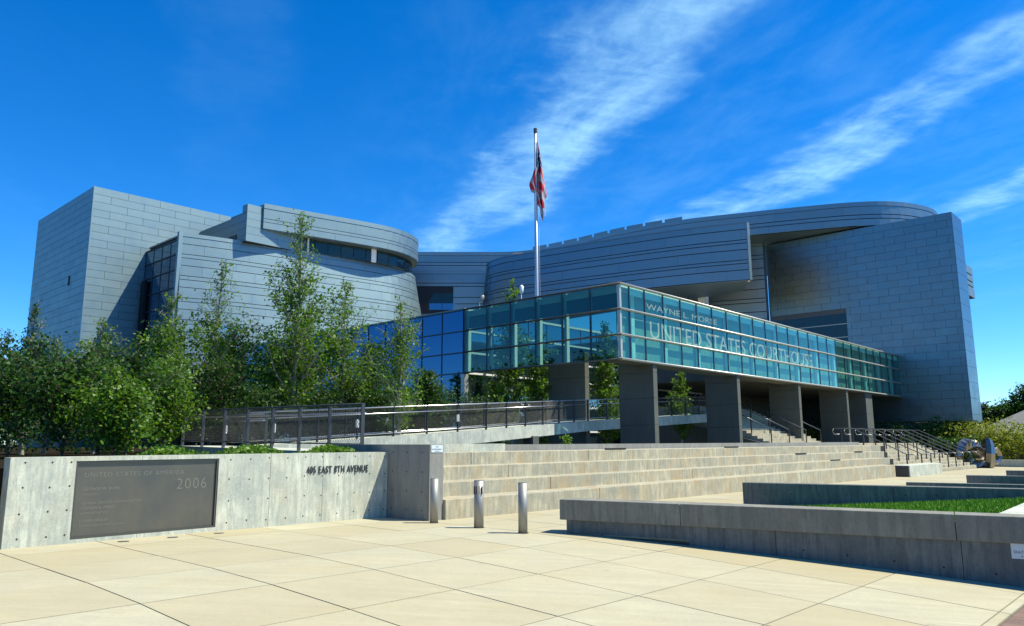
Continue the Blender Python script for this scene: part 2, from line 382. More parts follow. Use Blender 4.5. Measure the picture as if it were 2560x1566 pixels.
# end wall of the seating steps
ew = thing('step_end_wall', 'tall grey concrete end wall standing between address wall and seating steps', 'wall', (-12.9, 10.8, 0))
MB().box(-15.6, -12.07, 10.59, 10.97, -.2, 1.55).obj('wall', M_PIERW, ew)
MB().box(-15.05, -14.62, 10.972, 15.6, 1.0, 1.548).obj('coping', M_WALL, ew)
for z in (1.38, .98, .58, .2):
    for x in (-13.28, -12.8, -12.3): mesh_obj('tie_hole', hole, ew, Matrix.Translation((x, 10.588, z)) @ Matrix.Rotation(R_(-90), 4, 'Z'))
M_SIGN = plain('white_sign_plate', (.62, .68, .68), .4); M_INK = plain('grey_sign_ink', (.12, .14, .18), .6)
sg = thing('notice_sign', 'small pale no-skateboarding sign on end wall of seating steps', 'sign', (-12.06, 10.78, 1.38))
MB().box(-12.068, -12.06, 10.625, 10.945, 1.385, 1.535).obj('plate', M_SIGN, sg)
text('lettering', 'NO', .042, M_INK, sg, Matrix.Translation((-12.059, 10.75, 1.485)) @ AX_A, .001)
text('lettering', 'SKATEBOARDING', .040, M_INK, sg, Matrix.Translation((-12.059, 10.635, 1.435)) @ AX_A, .001, 0, (.84, 1))
text('lettering', 'OR BICYCLES', .022, M_INK, sg, Matrix.Translation((-12.059, 10.72, 1.40)) @ AX_A, .001)
# ------------------------------------------------------------------ seating steps
st = thing('seating_steps', 'long tan weathered concrete seating steps in four tiers', 'steps', (-12.5, 26, 0))
tiers = [(-12.0, -12.70, -.5, .41, 41.3, [10.98, 16.4, 24.8, 33.2]), (-12.66, -13.32, .38, .72, 42.8, [10.98, 15.2, 22.4, 31, 37]),
         (-13.28, -13.96, .69, 1.03, 44.0, [10.98, 14.3, 20.7, 29.4, 38.2]), (-13.92, -15.18, 1.0, 1.345, 45.6, [10.98, 13.6, 18.5, 27, 35.8])]
for x0, x1, z0, z1, ye, cuts in tiers:
    cs = cuts+[ye]
    for a, b in zip(cs, cs[1:]):
        w = rnd.uniform(-.004, .004)
        MB().box(x1, x0+w, a+.006, b-.006, z0, z1+w*.4).obj('bench_block', M_STEP, st, bevel=.012)
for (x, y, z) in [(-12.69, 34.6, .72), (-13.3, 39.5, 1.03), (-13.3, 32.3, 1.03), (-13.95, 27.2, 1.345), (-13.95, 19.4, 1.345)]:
    cbox('shadow_bar', 'sl', .05, 1.1, .05, M_BLACK, st, (x-.02, y, z+.001))  # black bars stand in for shadowed slots on the treads
for x, y, z in [(-12.66, 42.84, .35), (-13.28, 44.05, .68), (-13.92, 45.65, 1.0)]: cbox('end_fill', 'ep', .5, .5, .3, M_BLACK, st, (x-.5, y, z))  # black blocks paint the cast shadow in the bench end gaps
ter = MB().box(-20.5, -15.60, 15.7, 29.58, 1.21, 1.30).obj('terrace_top', M_SLAB, st)
cb = MB(); cb.box(-15.6, -15.2, 15.62, 46.0, .9, 1.52)
cb.obj('parapet_kerb', M_PIERW, label='low grey concrete kerb running along the top of the seating steps', cat='kerb')
# pale block at the far end of the steps
pb = thing('pale_end_block', 'low pale concrete block with its shaded side painted dark at the far end of the seating steps', 'block', (-11.8, 44, -.2))
MB().box(-12.3, -11.5, 41.9, 47.9, -.5, .36).obj('block', M_WALL, pb, bevel=.012)
MB().box(-12.25, -11.55, 41.88, 41.898, -.25, .33).obj('shade_plate', M_DKSTEEL, pb)  # dark sheet paints the shade on this side of the block
# ------------------------------------------------------------------ bollards
for k, (x, y, lb) in enumerate([(-11.72, 10.42, 'plain steel bollard beside the concrete end wall'), (-10.43, 10.40, 'steel bollard with slotted keypad plates near its top'), (-9.26, 10.34, 'plain steel bollard beside the street planter')]):
    z = g_front(x, y); t = thing('bollard', lb, 'bollard', (x, y, z), 'steel bollards across the plaza entrance')
    R = .082 if k != 1 else .092
    m = MB()
    m.tube([(x, y, z-.03), (x, y, z+.865)], R, 28); o = m.obj('post', M_STEEL, t, smooth=False)
    for p in o.data.polygons: p.use_smooth = len(p.vertices) == 4
    MB().tube([(x, y, z+.866), (x, y, z+.878)], R*.97, 28).obj('cap', M_STEEL, t)
    MB().tube([(x, y, z-.02), (x, y, z+.004)], R+.02, 28).obj('base_ring', M_JOINT, t)
    if k == 1:
        for ang in (-150, -117, -84, -51):
            a = R_(ang)+yaw
            MB().bar((x+math.cos(a)*R, y+math.sin(a)*R, z+.62), (x+math.cos(a)*R, y+math.sin(a)*R, z+.77), .012, .03, (math.cos(a), math.sin(a), 0)).obj('slot', M_BLACK, t)
# ------------------------------------------------------------------ planters and lawns on the right
def along(P, e, s, n, w): return (P[0]+e[0]*s+n[0]*w, P[1]+e[1]*s+n[1]*w)
def strip(P, s0, s1, w0, w1):   # ccw quad
    e, n = PE, PN
    return [along(P, e, s0, n, w0), along(P, e, s1, n, w0), along(P, e, s1, n, w1), along(P, e, s0, n, w1)]
pl = thing('street_planter', 'long low concrete planter wall with overhanging cap beside the plaza', 'planter wall', (-6, 11.6, -.2))
cuts = [0, 2.2, 6.15, 10.2, 15]
for a, b in zip(cuts, cuts[1:]):
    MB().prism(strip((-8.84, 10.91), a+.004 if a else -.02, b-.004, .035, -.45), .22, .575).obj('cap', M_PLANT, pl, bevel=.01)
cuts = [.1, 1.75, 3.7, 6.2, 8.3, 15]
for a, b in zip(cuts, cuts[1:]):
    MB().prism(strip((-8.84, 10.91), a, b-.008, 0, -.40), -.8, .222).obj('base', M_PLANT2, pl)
for i in range(9):
    s = 4.1+.62*i; p = along((-8.84, 10.91), PE, s, PN, .001); z = g_front(*p)+.13
    mesh_obj('tie_hole', hole, pl, Matrix.Translation((p[0], p[1], z)) @ Matrix.Rotation(math.atan2(PN.y, PN.x), 4, 'Z'))
EX = Matrix(((PE.x, 0, PN.x, 0), (PE.y, 0, PN.y, 0), (0, 1, 0, 0), (0, 0, 0, 1)))
sg = thing('notice_sign', 'small white no-skateboarding sign on the street planter wall', 'sign', (-2.2, 12.4, 0))
p0 = along((-8.84, 10.91), PE, 6.78, PN, .004)
mm = MB().box(0, .46, 0, .21, 0, .006); mesh_obj('plate', mm.mesh('plate', M_SIGN), sg, Matrix.Translation((p0[0], p0[1], .02)) @ EX)
for bd, dx, dz, s in (('NO', .19, .145, .06), ('SKATEBOARDING', .025, .07, .056), ('OR ROLLERBLADING', .1, .025, .028)):
    p1 = along((-8.84, 10.91), PE, 6.78+dx, PN, .0112); text('lettering', bd, s, M_INK, sg, Matrix.Translation((p1[0], p1[1], .02+dz)) @ EX, .0008, 0, (.88, 1))
def planter(P, L, zt, lb, w=.32, th=.5):
    t = thing('planter_wall', lb, 'planter wall', (P[0]+2, P[1]+.5, 0), 'parallel low planter walls across the lawns')
    zb = g_back(*P)
    n = 0; s = 0
    while s < L:
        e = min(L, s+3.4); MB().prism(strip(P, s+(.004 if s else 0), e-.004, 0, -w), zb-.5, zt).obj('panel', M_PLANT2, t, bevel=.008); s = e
    return t
t = planter((-8.93, 18.26), 14, .57, 'grey concrete planter wall with tie holes, second behind the street planter', .36)
for i in range(20):
    p = along((-8.93, 18.26), PE, .55+.62*i, PN, .001)
    mesh_obj('tie_hole', hole, t, Matrix.Translation((p[0], p[1], .31+.012*i)) @ Matrix.Rotation(math.atan2(PN.y, PN.x), 4, 'Z'))
planter((-7.45, 26.6), 16, .29, 'low grey kerb wall between two lawn wedges, third behind the street planter')
planter((-7.25, 33.6), 16, .28, 'low grey kerb wall between two lawn wedges, fourth behind the street planter')
planter((-7.15, 40.6), 16, .26, 'low grey kerb wall of the farthest lawn wedge')
m_, n_, l_ = mat('lawn_turf'); b_ = n_['Principled BSDF']; P_ = n_.new('ShaderNodeNewGeometry').outputs['Position']
c_ = nmix(n_, l_, nmap(n_, l_, nnoise(n_, l_, P_, 1.2, 6, .7), .3, .7), (.09, .22, .018), (.15, .26, .025))
c_ = nmix(n_, l_, nmap(n_, l_, nnoise(n_, l_, P_, 40, 3, .7), .35, .65), c_, (.04, .10, .012)); l_.new(c_, b_.inputs['Base Color']); setp(b_, Roughness=.9)
b_.inputs['Specular IOR Level'].default_value = .1
M_LAWN = m_
lawns = [((-8.5, 11.45), (-8.3, 18.28), .03, .45, 7.6), ((-6.9, 19.2), (-6.6, 26.6), .05, .25, 8), ((-6.4, 27.3), (-6.4, 33.6), .03, .24, 8), ((-6.4, 34.3), (-6.4, 40.5), .03, .22, 9), ((-6.4, 41.3), (-6.4, 49), .03, .2, 9)]
M_BLADE = plain('grass_blade', (.14, .29, .02), .75, 0, .2)
for k, (p, q, z0, z1, L) in enumerate(lawns):
    a = Vector(p); b = Vector(q); c = b+PE*L; d = a+PE*L
    N = 10; m = MB(); vs = []
    for i in range(N+1):
        for j in (0, 1):
            P = (a if j == 0 else b)+PE*(L*i/N); vs.append((P.x, P.y, g_back(P.x, P.y)+z0+(z1-z0)*min(1, i/N*1.35)))
    m.add(vs, [(2*i, 2*i+2, 2*i+3, 2*i+1) for i in range(N)])
    m.obj('lawn', M_LAWN, kind='structure')
    # grass blades
    rg = np.random.default_rng(40+k); n = 30000 if k == 0 else 9000
    u = rg.random(n)**.8; v = rg.random(n); ax = a.x+(b.x-a.x)*v+PE.x*L*u; ay = a.y+(b.y-a.y)*v+PE.y*L*u
    az = -.0065*(ay-11)+z0+(z1-z0)*np.minimum(1, u*1.35); th = rg.random(n)*6.283; h = .035+.04*rg.random(n); w = .006+.004*rg.random(n)
    lx = (rg.random(n)-.5)*.05; ly = (rg.random(n)-.5)*.05
    V = np.empty((n, 3, 3)); V[:, 0] = np.stack([ax-np.cos(th)*w, ay-np.sin(th)*w, az], 1); V[:, 1] = np.stack([ax+np.cos(th)*w, ay+np.sin(th)*w, az], 1); V[:, 2] = np.stack([ax+lx, ay+ly, az+h], 1)
    me = bpy.data.meshes.new('grass'); me.from_pydata(V.reshape(-1, 3).tolist(), [], np.arange(3*n).reshape(-1, 3).tolist()); me.materials.append(M_BLADE)
    mesh_obj('grass', me, kind='stuff', label='short mown grass on a lawn wedge', cat='grass')
# pale end kerb of the near lawn
kp = [(-2.55, 12.5), (-2.05, 12.6), (-2.25, 19.2), (-2.75, 19.1)]
MB().prism(kp, -.5, .50).obj('lawn_kerb', M_WALL, label='pale concrete kerb closing the near lawn wedge', cat='kerb')
# ------------------------------------------------------------------ staircase
sc = thing('staircase', 'wide concrete staircase climbing from the plaza under the glass lobby', 'stairs', (-15, 53, -.2))
zf = -.26
for i in range(10):
    x = -12.6-.36*i; z = zf+.168*(i+1); y1 = 61.6-.12*i
    MB().box(x-(.36 if i < 9 else 4.7), x, 45.9 if i else 48.0, y1, -.75, z).obj('step', M_STEP, sc, bevel=.01)
zl = zf+1.68; xl = -12.6-.36*9-4.7
for i in range(15):
    x = xl-.36*i; z = zl+.168*(i+1)
    MB().box(x-(.36 if i < 14 else 5), x, 45.9, 54.5, -.75, z).obj('step', M_STEP, sc, bevel=.01)
MB().prism([(xl-.02, 45.6), (xl-.02, 45.88), (-31, 45.88), (-31, 45.6)][::-1], -.7, [4.0, 4.0, 1.5, 1.5][::-1] if 0 else [3.9, 3.9, 1.42, 1.42]).obj('side_wall', M_PIER, sc)
M_HR = plain('handrail_steel', (.20, .20, .20), .32, .9)
def handrail(pts, lb, grp, loops):
    P = [Vector(p) for p in pts]
    t = thing('handrail', lb, 'handrail', tuple(P[0]), grp)
    top = [p+Vector((0, 0, .92)) for p in P]
    if loops:
        a, b = top[0], top[-1]
        tl = [a+Vector((.42, 0, -.34)), a+Vector((.50, 0, -.18)), a+Vector((.42, 0, 0))]+top+[b+Vector((-.40, 0, 0)), b+Vector((-.52, 0, -.16)), b+Vector((-.42, 0, -.36)), b+Vector((-.1, 0, -.36))]
    else: tl = top
    MB().tube(tl, .026, 8).obj('top_rail', M_HR, t, smooth=True)
    n = max(3, int((P[-1]-P[0]).length/1.25)+1)
    L = [(P[i+1]-P[i]).length for i in range(len(P)-1)]; tot = sum(L)
    for k in range(n):
        s = tot*k/(n-1); i = 0
        while i < len(L)-1 and s > L[i]: s -= L[i]; i += 1
        q = P[i]+(P[i+1]-P[i])*min(1, s/L[i])
        MB().box(q.x-.035, q.x+.035, q.y-.012, q.y+.012, q.z-.1, q.z+.905).obj('post', M_DKSTEEL, t)
ords = ['first', 'second', 'third', 'fourth', 'fifth', 'sixth', 'seventh', 'eighth']
for i in range(8):
    y = 47.0+1.95*i
    x0 = -12.75 if y > 48 else -13.0
    handrail([(x0, y, zf+.168), (-15.84, y, zl), (-16.5, y, zl)], 'steel handrail on the lower stair flight, %s from the seating steps' % ords[i], 'handrails on the lower stair flight', True)
for i, y in enumerate((46.1, 48.8, 51.6, 54.2)):
    handrail([(xl+.1, y, zl), (xl-.36*14, y, zl+15*.168)], 'steel handrail on the shaded upper stair flight, %s from the dark side wall' % ords[i], 'handrails on the upper stair flight', False)
# ------------------------------------------------------------------ ramp and its mesh fences
rp = thing('access_ramp', 'concrete access ramp with pale edges rising behind the address wall toward the piers', 'ramp', (-22, 16, 1.3))
MB().prism([(-25.3, 11.2), (-15.62, 11.2), (-15.62, 12.85), (-25.3, 12.85)], [1.0]*4, [1.50, 1.34, 1.34, 1.50]).obj('deck', M_WALL, rp)
R2 = [(-22.4, 12.86, 1.50), (-22.4, 22.8, 2.10), (-24.0, 32.0, 2.66), (-24.0, 45.5, 3.37)]
for p, q in zip(R2, R2[1:]):
    MB().prism([(p[0], p[1]), (q[0], q[1]), (q[0]-1.75, q[1]), (p[0]-1.75, p[1])], [p[2]-.52, q[2]-.52, q[2]-.52, p[2]-.52], [p[2], q[2], q[2], p[2]]).obj('deck', M_WALL, rp)
for x, y, z in [(-23.2, 26.5, 1.85)]: MB().box(x-.3, x+.3, y-.2, y+.2, .3, z).obj('prop', M_PIER, rp)
def fence(name, lb, pts, h, sp, end_posts=True, lights=(), rail=None):
    rail = rail or M_RAIL
    t = thing(name, lb, 'fence', pts[0])
    P = [Vector(p) for p in pts]; up = Vector((0, 0, 1))
    MB().tube([p+up*h for p in P], .022, 8).obj('top_rail', rail, t, smooth=True)
    MB().tube([p+up*.10 for p in P], .02, 6).obj('bottom_rail', rail, t, smooth=True)
    cnt = 0
    for p, q in zip(P, P[1:]):
        L = (q-p).length; n = max(1, round(L/sp)); d = (q-p)/n; dn = d.normalized(); sd_ = dn.cross(up).normalized()
        ins = sd_*.09
        MB().tube([p+up*(h-.22)+ins, q+up*(h-.22)+ins], .019, 8).obj('grab_rail', M_RAIL, t, smooth=True)
        for k in range(n+1):
            if k == n and q != P[-1]: continue
            c = p+d*k
            MB().bar(c-up*.18, c+up*(h+.02), .022, .10, sd_).obj('post', M_DKSTEEL, t)
            MB().bar(c+up*(h-.22), c+up*(h-.22)+ins, .014, .03).obj('bracket', M_RAIL, t)
            if cnt in lights:
                MB().box(c.x-.045, c.x+.045, c.y-.045, c.y+.045, c.z+.38, c.z+.66).obj('post_light', M_WHITE, t)
            cnt += 1
        for k in range(n):
            a = p+d*k; w = d.length; hh = h-.14; m = MB(); st_ = .105
            for sgn in (1, -1):
                s = -hh
                while s < w:
                    u0, u1 = max(0, s), min(w, s+hh)
                    if u1-u0 > .02:
                        v0, v1 = u0-s, u1-s
                        if sgn < 0: v0, v1 = hh-v0, hh-v1
                        m.tube([a+dn*u0+up*(.12+v0)+up*(d.z/w*0), a+dn*u1+up*(.12+v1)], .0045, 3, cap=False)
                    s += st_
            m.obj('mesh_panel', M_WIRE, t)
    return t
fence('mesh_fence', 'dark steel mesh fence with flat posts along the ramp just behind the address wall', [(-15.35, 11.28, 1.45), (-25.2, 11.28, 1.56)], 1.08, 1.4, rail=M_DKSTEEL)
fence('mesh_fence', 'steel mesh fence along the back of the level ramp landing, before the trees', [(-25.2, 12.75, 1.52), (-22.5, 12.75, 1.5)], 1.02, 1.4, lights=(0,))
fence('mesh_fence', 'steel mesh fence with pale rails on the near edge of the rising ramp', [(-22.46, 13.0, 1.54), (-22.46, 22.8, 2.13), (-24.06, 32.0, 2.69), (-24.06, 45.4, 3.4)], 1.06, 1.65, lights=(0, 2, 5))
fence('mesh_fence', 'steel mesh fence on the tree side of the rising ramp', [(-24.1, 13.0, 1.54), (-24.1, 22.8, 2.13), (-25.7, 32.0, 2.69)], 1.06, 1.9, lights=(1, 3))
# ------------------------------------------------------------------ glass lobby on piers
A0, B0 = -20.87, 30.53; ZB, ZT = 5.57, 9.32; ZR = [5.57, 6.78, 8.05, 9.32]; BE = 75.56
lob = thing('glass_lobby', 'long teal glazed lobby box raised on concrete piers', 'building', (A0-3, B0+3, .3))
ym = [B0+.16, B0+.87, B0+2.27]
while ym[-1]+1.79 < BE-.3: ym.append(ym[-1]+1.79)
ym.append(BE)
for z0, z1 in zip(ZR, ZR[1:]):
    for a, b in zip(ym, ym[1:]):
        cbox('pane', 'gr', .02, round(b-a-.06, 3), round(z1-z0-.10, 3), M_GLASS, lob, (A0-.03, a+.03, z0+.05))
for y in ym[1:-1]:
    cbox('mullion', 'mr', .09, .045, ZT-ZB-.06, M_MULL, lob, (A0-.08, y-.0225, ZB+.03))
for z in ZR: MB().tube([(A0+.05, B0-.02, z), (A0+.05, BE, z)], .062, 8).obj('rail', M_ALU, lob, smooth=True)
for z in ZR: MB().box(A0-.06, A0-.001, B0+.17, BE, z-.045, z+.045).obj('transom', M_ALU, lob)
xm = [A0-.16]+[A0-1.84*k for k in range(1, 7)]
for z0, z1 in zip(ZR, ZR[1:]):
    for a, b in zip(xm, xm[1:]):
        cbox('pane', 'gl', round(a-b-.07, 3), .02, round(z1-z0-.10, 3), M_GLASSL, lob, (b+.035, B0+.01, z0+.05))
for x in xm[1:]:
    cbox('mullion', 'ml', .06, .12, ZT-ZB-.06, M_MULL, lob, (x-.03, B0-.0, ZB+.03))
for z in ZR:
    MB().tube([(A0+.02, B0-.05, z), (xm[-1], B0-.05, z)], .05, 8).obj('rail', M_BRONZ, lob, smooth=True)
    MB().box(xm[-1], A0-.17, B0+.0, B0+.05, z-.04, z+.04).obj('transom', M_BRONZ, lob)
MB().box(A0-.15, A0-.0, B0-.0, B0+.15, ZB-.06, ZT+.05).obj('corner_post', M_ALU, lob)
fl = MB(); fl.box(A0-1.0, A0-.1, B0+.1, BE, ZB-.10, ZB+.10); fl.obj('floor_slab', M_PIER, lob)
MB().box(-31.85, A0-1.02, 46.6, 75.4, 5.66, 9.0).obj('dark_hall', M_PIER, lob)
MB().box(-31.85, A0-1.02, 46.55, 75.42, 9.004, 9.12).obj('deck', M_ROOF, lob)
rf = MB(); rf.box(A0-1.0, A0-.16, B0+.16, BE, ZT-.10, ZT+.05); rf.obj('roof', M_WHITE, lob)
M_SCREEN = plain('pale_roller_screen', (.34, .40, .33), .8); M_VAL = plain('white_valance', (.85, .88, .88), .7)
MB().box(A0-.85, A0-.8, B0+.9, BE, ZB+.12, ZT-.2).obj('screen', M_SCREEN, lob)
k = 0
for a, b in zip(ym[1:], ym[2:]):
    cbox('valance', 'vr', .02, round(b-a-.12, 3), .36, M_VAL, lob, (A0-.135, a+.06, ZT-.44))
    if k % 2 == 0: cbox('column', 'wc', .16, .30, ZT-ZB-.4, M_VAL, lob, (A0-.75, a+1.0, ZB+.12))
    k += 1
for a, b in zip(xm, xm[1:]):
    cbox('valance', 'vl', round(a-b-.12, 3), .02, .34, M_VAL, lob, (b+.06, B0+.135, ZT-.44))
    cbox('ceiling_baffle', 'cbf', round(a-b-.02, 3), .03, .95, plain('blue_grey_baffle', (.12, .20, .24), .8) if 'blue_grey_baffle' not in bpy.data.materials else bpy.data.materials['blue_grey_baffle'], lob, (b+.01, B0+.18, ZT-1.15))
for x in xm[2:]: cbox('column', 'wcl', .16, .22, ZT-ZB-.1, M_VAL, lob, (x+.05, B0+.16, ZB+.05))
def fit_text(name, body, size, mtl, parent, y, z, width, x):
    text(name, body, size, mtl, parent, Matrix.Translation((x, y, z)) @ AX_A, .002, width=width)
m_, n_, l_ = mat('frosted_letter_film'); b_ = n_['Principled BSDF']; setp(b_, Base_Color=(.62, .74, .62, 1), Roughness=.6)
t_ = n_.new('ShaderNodeBsdfTransparent'); x_ = n_.new('ShaderNodeMixShader'); x_.inputs[0].default_value = .20; l_.new(t_.outputs[0], x_.inputs[1]); l_.new(b_.outputs[0], x_.inputs[2]); l_.new(x_.outputs[0], n_['Material Output'].inputs[0])
M_FROST = m_
fit_text('lettering', 'UNITED STATES COURTHOUSE', 1.25, M_FROST, lob, B0+2.6, 6.86, 21.6, A0-.006)
fit_text('lettering', 'WAYNE L. MORSE', .46, M_FROST, lob, B0+2.4, 8.32, 7.6, A0-.006)
def pier(x0, x1, y0, th, lb, zt=ZB-.1):
    t = thing('concrete_pier', lb, 'pier', ((x0+x1)/2, y0, .3), 'blade piers under the glass lobby')
    for a, b in ((-.3, 2.42), (2.42, 3.78), (3.78, 5.1), (5.1, zt)):
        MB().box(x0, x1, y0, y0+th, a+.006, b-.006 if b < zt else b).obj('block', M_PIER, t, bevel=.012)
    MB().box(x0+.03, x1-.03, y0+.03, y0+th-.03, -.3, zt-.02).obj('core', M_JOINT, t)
    if x1 > -22: MB().box(x0+.01, A0-1.03, y0+.004, y0+th-.004, zt+.004, zt+.95).obj('corbel', M_PIER, t)
pier(-27.9, -25.26, 33.4, .38, 'blade pier where the ramp meets the lobby, left of the corner post', 6.5)
for s, lb in ((2.86, 'blade pier just right of the lobby corner post'), (12.2, 'blade pier second along the long glass face'), (21.4, 'blade pier third along the long glass face, beside the stairs'), (30.7, 'blade pier fourth along the long glass face, standing in the stairs')):
    pier(A0-2.15, A0-.02, B0+s, .38, lb)
pier(-23.3, -21.0, 66.0, 1.6, 'broad pier farthest along the long glass face, under the metal slab')
# ------------------------------------------------------------------ blue glass wing
wg = thing('glass_wing', 'blue mirrored glass wing behind the birch trees', 'building', (-45, 45, .3))
WXC = xm[-1]; zr = [9.32, 8.05, 6.78, 5.57, 3.9, 2.25, .6]
wx = [WXC-.12-1.84*k for k in range(17)]
for z1, z0 in zip(zr, zr[1:]):
    for a, b in zip(wx, wx[1:]):
        cbox('pane', 'wgA', 1.80, .03, round(z1-z0-.07, 3), M_BLUEG, wg, (b+.02, B0+.03+rnd.uniform(0, .006), z0+.035))
wy = [B0+.25+1.84*k for k in range(16)]
M_BG2 = plain('pale_reflective_glass', (.20, .30, .36), .03, .95)
for z1, z0 in zip(zr, zr[1:]):
    for a, b in zip(wy, wy[1:]):
        cbox('pane', 'wgB', .03, 1.80, round(z1-z0-.07, 3), M_BG2, wg, (WXC-.06, a+.02, z0+.035))
for z in zr:
    MB().box(wx[-1], WXC, B0-.03, B0+.05, z-.035, z+.035).obj('rail', M_MULL, wg)
    MB().box(WXC-.04, WXC+.10, B0+.3, wy[-1], z-.055, z+.055).obj('rail', M_WHITE, wg)
for x in wx[1:]: cbox('mullion', 'wma', .035, .05, 8.6, M_MULL, wg, (x-.0175, B0-.005, .65))
for y in wy[1:]: cbox('mullion', 'wmb', .05, .035, 8.6, M_MULL, wg, (WXC-.05, y-.0175, .65))
MB().box(WXC-.14, WXC+.16, B0-.1, B0+.22, .3, 5.5).obj('corner_post', M_ALU, wg)
MB().box(wx[-1], WXC-.1, B0+.1, 58, .2, 9.28).obj('core', M_SEAM, wg)
MB().box(wx[-1]-.5, WXC+.02, B0+.0, 75, 9.29, 9.42).obj('roof', M_ROOF, wg)
MB().box(-33, -31.9, 58.2, 79, -.5, 9.2).box(-31.9, -17.5, 75.75, 78.9, -.5, 3.2).box(-31.8, -20.9, 75.9, 78.9, 3.2, 9.2).obj('dark_back_wall', M_PIER, wg)
# ------------------------------------------------------------------ metal clad volumes
def flat_panels(parent, ax, c, u0, u1, z0, z1, rh, pl_, mtl, skip=None, shift=.5, gap=.022, th=.05):
    z = z1; r = 0
    while z > z0+.05:
        zb = max(z0, z-rh); u = u0-((shift*r) % 1.0)*pl_
        while u < u1-.02:
            a, b = max(u, u0), min(u+pl_, u1)
            sk = skip and a < skip[1] and b > skip[0] and zb < skip[3]-.02 and z > skip[2]+.02
            if sk:
                # trim the panel at the opening
                if a < skip[0]-.05: b = skip[0]
                elif b > skip[1]+.05: a = skip[1]
                else: a = b
            if b-a > .06:
                if ax == 'A': cbox('panel', 'fa', round(b-a-gap, 3), th, round(z-zb-gap, 3), mtl, parent, (a+gap/2, c-th, zb+gap/2))
                else: cbox('panel', 'fb', th, round(b-a-gap, 3), round(z-zb-gap, 3), mtl, parent, (c, a+gap/2, zb+gap/2))
            u += pl_
        z = zb; r += 1
def spline(pts, n=120):
    P = [Vector(p) for p in pts]; P = [P[0]*2-P[1]]+P+[P[-1]*2-P[-2]]; out = []
    for i in range(1, len(P)-2):
        for k in range(24):
            t = k/24; a, b, c, d = P[i-1], P[i], P[i+1], P[i+2]
            out.append(.5*((2*b)+(c-a)*t+(2*a-5*b+4*c-d)*t*t+(3*b-a-3*c+d)*t**3))
    out.append(P[-2]); s = [0]
    for a, b in zip(out, out[1:]): s.append(s[-1]+(b-a).length)
    L = s[-1]
    def at(u):
        u = min(max(u, 0), L); i = 0
        lo, hi = 0, len(s)-2
        while lo < hi:
            m = (lo+hi+1)//2
            if s[m] <= u: lo = m
            else: hi = m-1
        i = lo; t = (u-s[i])/max(1e-9, s[i+1]-s[i]); p = out[i]+(out[i+1]-out[i])*t
        j0, j1 = max(0, i-3), min(len(out)-1, i+4); d = (out[j1]-out[j0]).normalized()
        return p, Vector((d.y, -d.x))          # normal to the right of travel
    return at, L
def curved(parent, pts, z0, z1, rows, plen, mtl, flare=(0, 0), gap=.06, th=.05, seed=1, skip=None, cap=.22):
    at, L = spline(pts); rg = random.Random(seed)
    def surf(u, z, off):
        p, n = at(u); fl = flare[0]+(flare[1]-flare[0])*(u/L)**2
        o = (z1-z)*fl+off; return (p.x+n.x*o, p.y+n.y*o, z)
    def patch(u0, u1, za, zb, o0, o1):
        n = max(1, int((u1-u0)/.9)); m = MB(); vs = []
        for i in range(n+1):
            u = u0+(u1-u0)*i/n
            vs += [surf(u, za, o0), surf(u, za, o1), surf(u, zb, o1), surf(u, zb, o0)]
        fs = []
        for i in range(n):
            b = 4*i
            for k in range(4): fs.append((b+k, b+4+k, b+4+(k+1) % 4, b+(k+1) % 4))
        fs += [(0, 1, 2, 3), (4*n+3, 4*n+2, 4*n+1, 4*n)]
        return m.add(vs, [f[::-1] for f in fs])
    z = z1; k = 0; patch(0, L, z1-cap, z1+.03, -.02, th+.03).obj('coping', mtl, parent, smooth=False); z -= cap
    while z > z0+.1:
        h = rows[k % len(rows)]; zb = max(z0, z-h); u = -rg.random()*plen
        while u < L-.05:
            a, b = max(0, u), min(L, u+plen*rg.uniform(.85, 1.15)); u = b
            if b-a < .08: continue
            if skip and a < skip[1] and b > skip[0] and zb < skip[3] and z > skip[2]:
                if a < skip[0]-.3: b = skip[0]
                elif b > skip[1]+.3: a = skip[1]
                else: continue
            patch(a+.008, b-.008, zb+gap/2, z-gap/2, 0, th).obj('panel', mtl, parent)
        z = zb; k += 1
    patch(0, L, z0, z1-.05, -.25, -.03).obj('backing', M_SEAM, parent)
    return at, L, surf
def lid(parent, pts, extra, z, name='roof', mtl=None, th=.15):
    at, L = spline(pts); poly = [tuple(at(L*i/30)[0]) for i in range(31)]+extra
    a = sum(poly[i][0]*poly[(i+1) % len(poly)][1]-poly[(i+1) % len(poly)][0]*poly[i][1] for i in range(len(poly)))
    if a < 0: poly = poly[::-1]
    MB().prism(poly, z, z+th).obj(name, mtl or M_ROOF, parent)
# --- right slab
rs = thing('metal_slab_tower', 'tall flat grey metal panelled slab cantilevered above the stairs', 'building', (-22, 80, 3))
FY = 75.6; hole_ = (-32.9, -25.2, 9.0, 13.9)
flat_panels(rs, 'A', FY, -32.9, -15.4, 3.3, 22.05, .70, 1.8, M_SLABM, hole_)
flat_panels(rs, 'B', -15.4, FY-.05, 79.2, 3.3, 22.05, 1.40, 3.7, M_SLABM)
MB().box(-32.9, -15.42, FY+.03, 79.2, 3.32, 22.0).obj('core', M_SEAM2, rs)
MB().box(-32.9, -15.42, FY+.0, 79.2, 3.28, 3.318).obj('soffit', M_METAL, rs)
wpx = [-32.9, -31.2, -29.5, -27.8, -26.3, -25.2]; wpz = [9.0, 10.3, 11.55, 12.85, 13.9]
for a, b in zip(wpx, wpx[1:]):
    for c, d in zip(wpz, wpz[1:]): cbox('window_pane', 'rwp', round(b-a-.06, 3), .02, round(d-c-.06, 3), M_DKG, rs, (a+.03, FY-.01, c+.03))
for z in wpz[1:-1]: MB().box(-32.9, -25.2, FY-.045, FY-.012, z-.035, z+.035).obj('window_rail', M_ALU, rs)
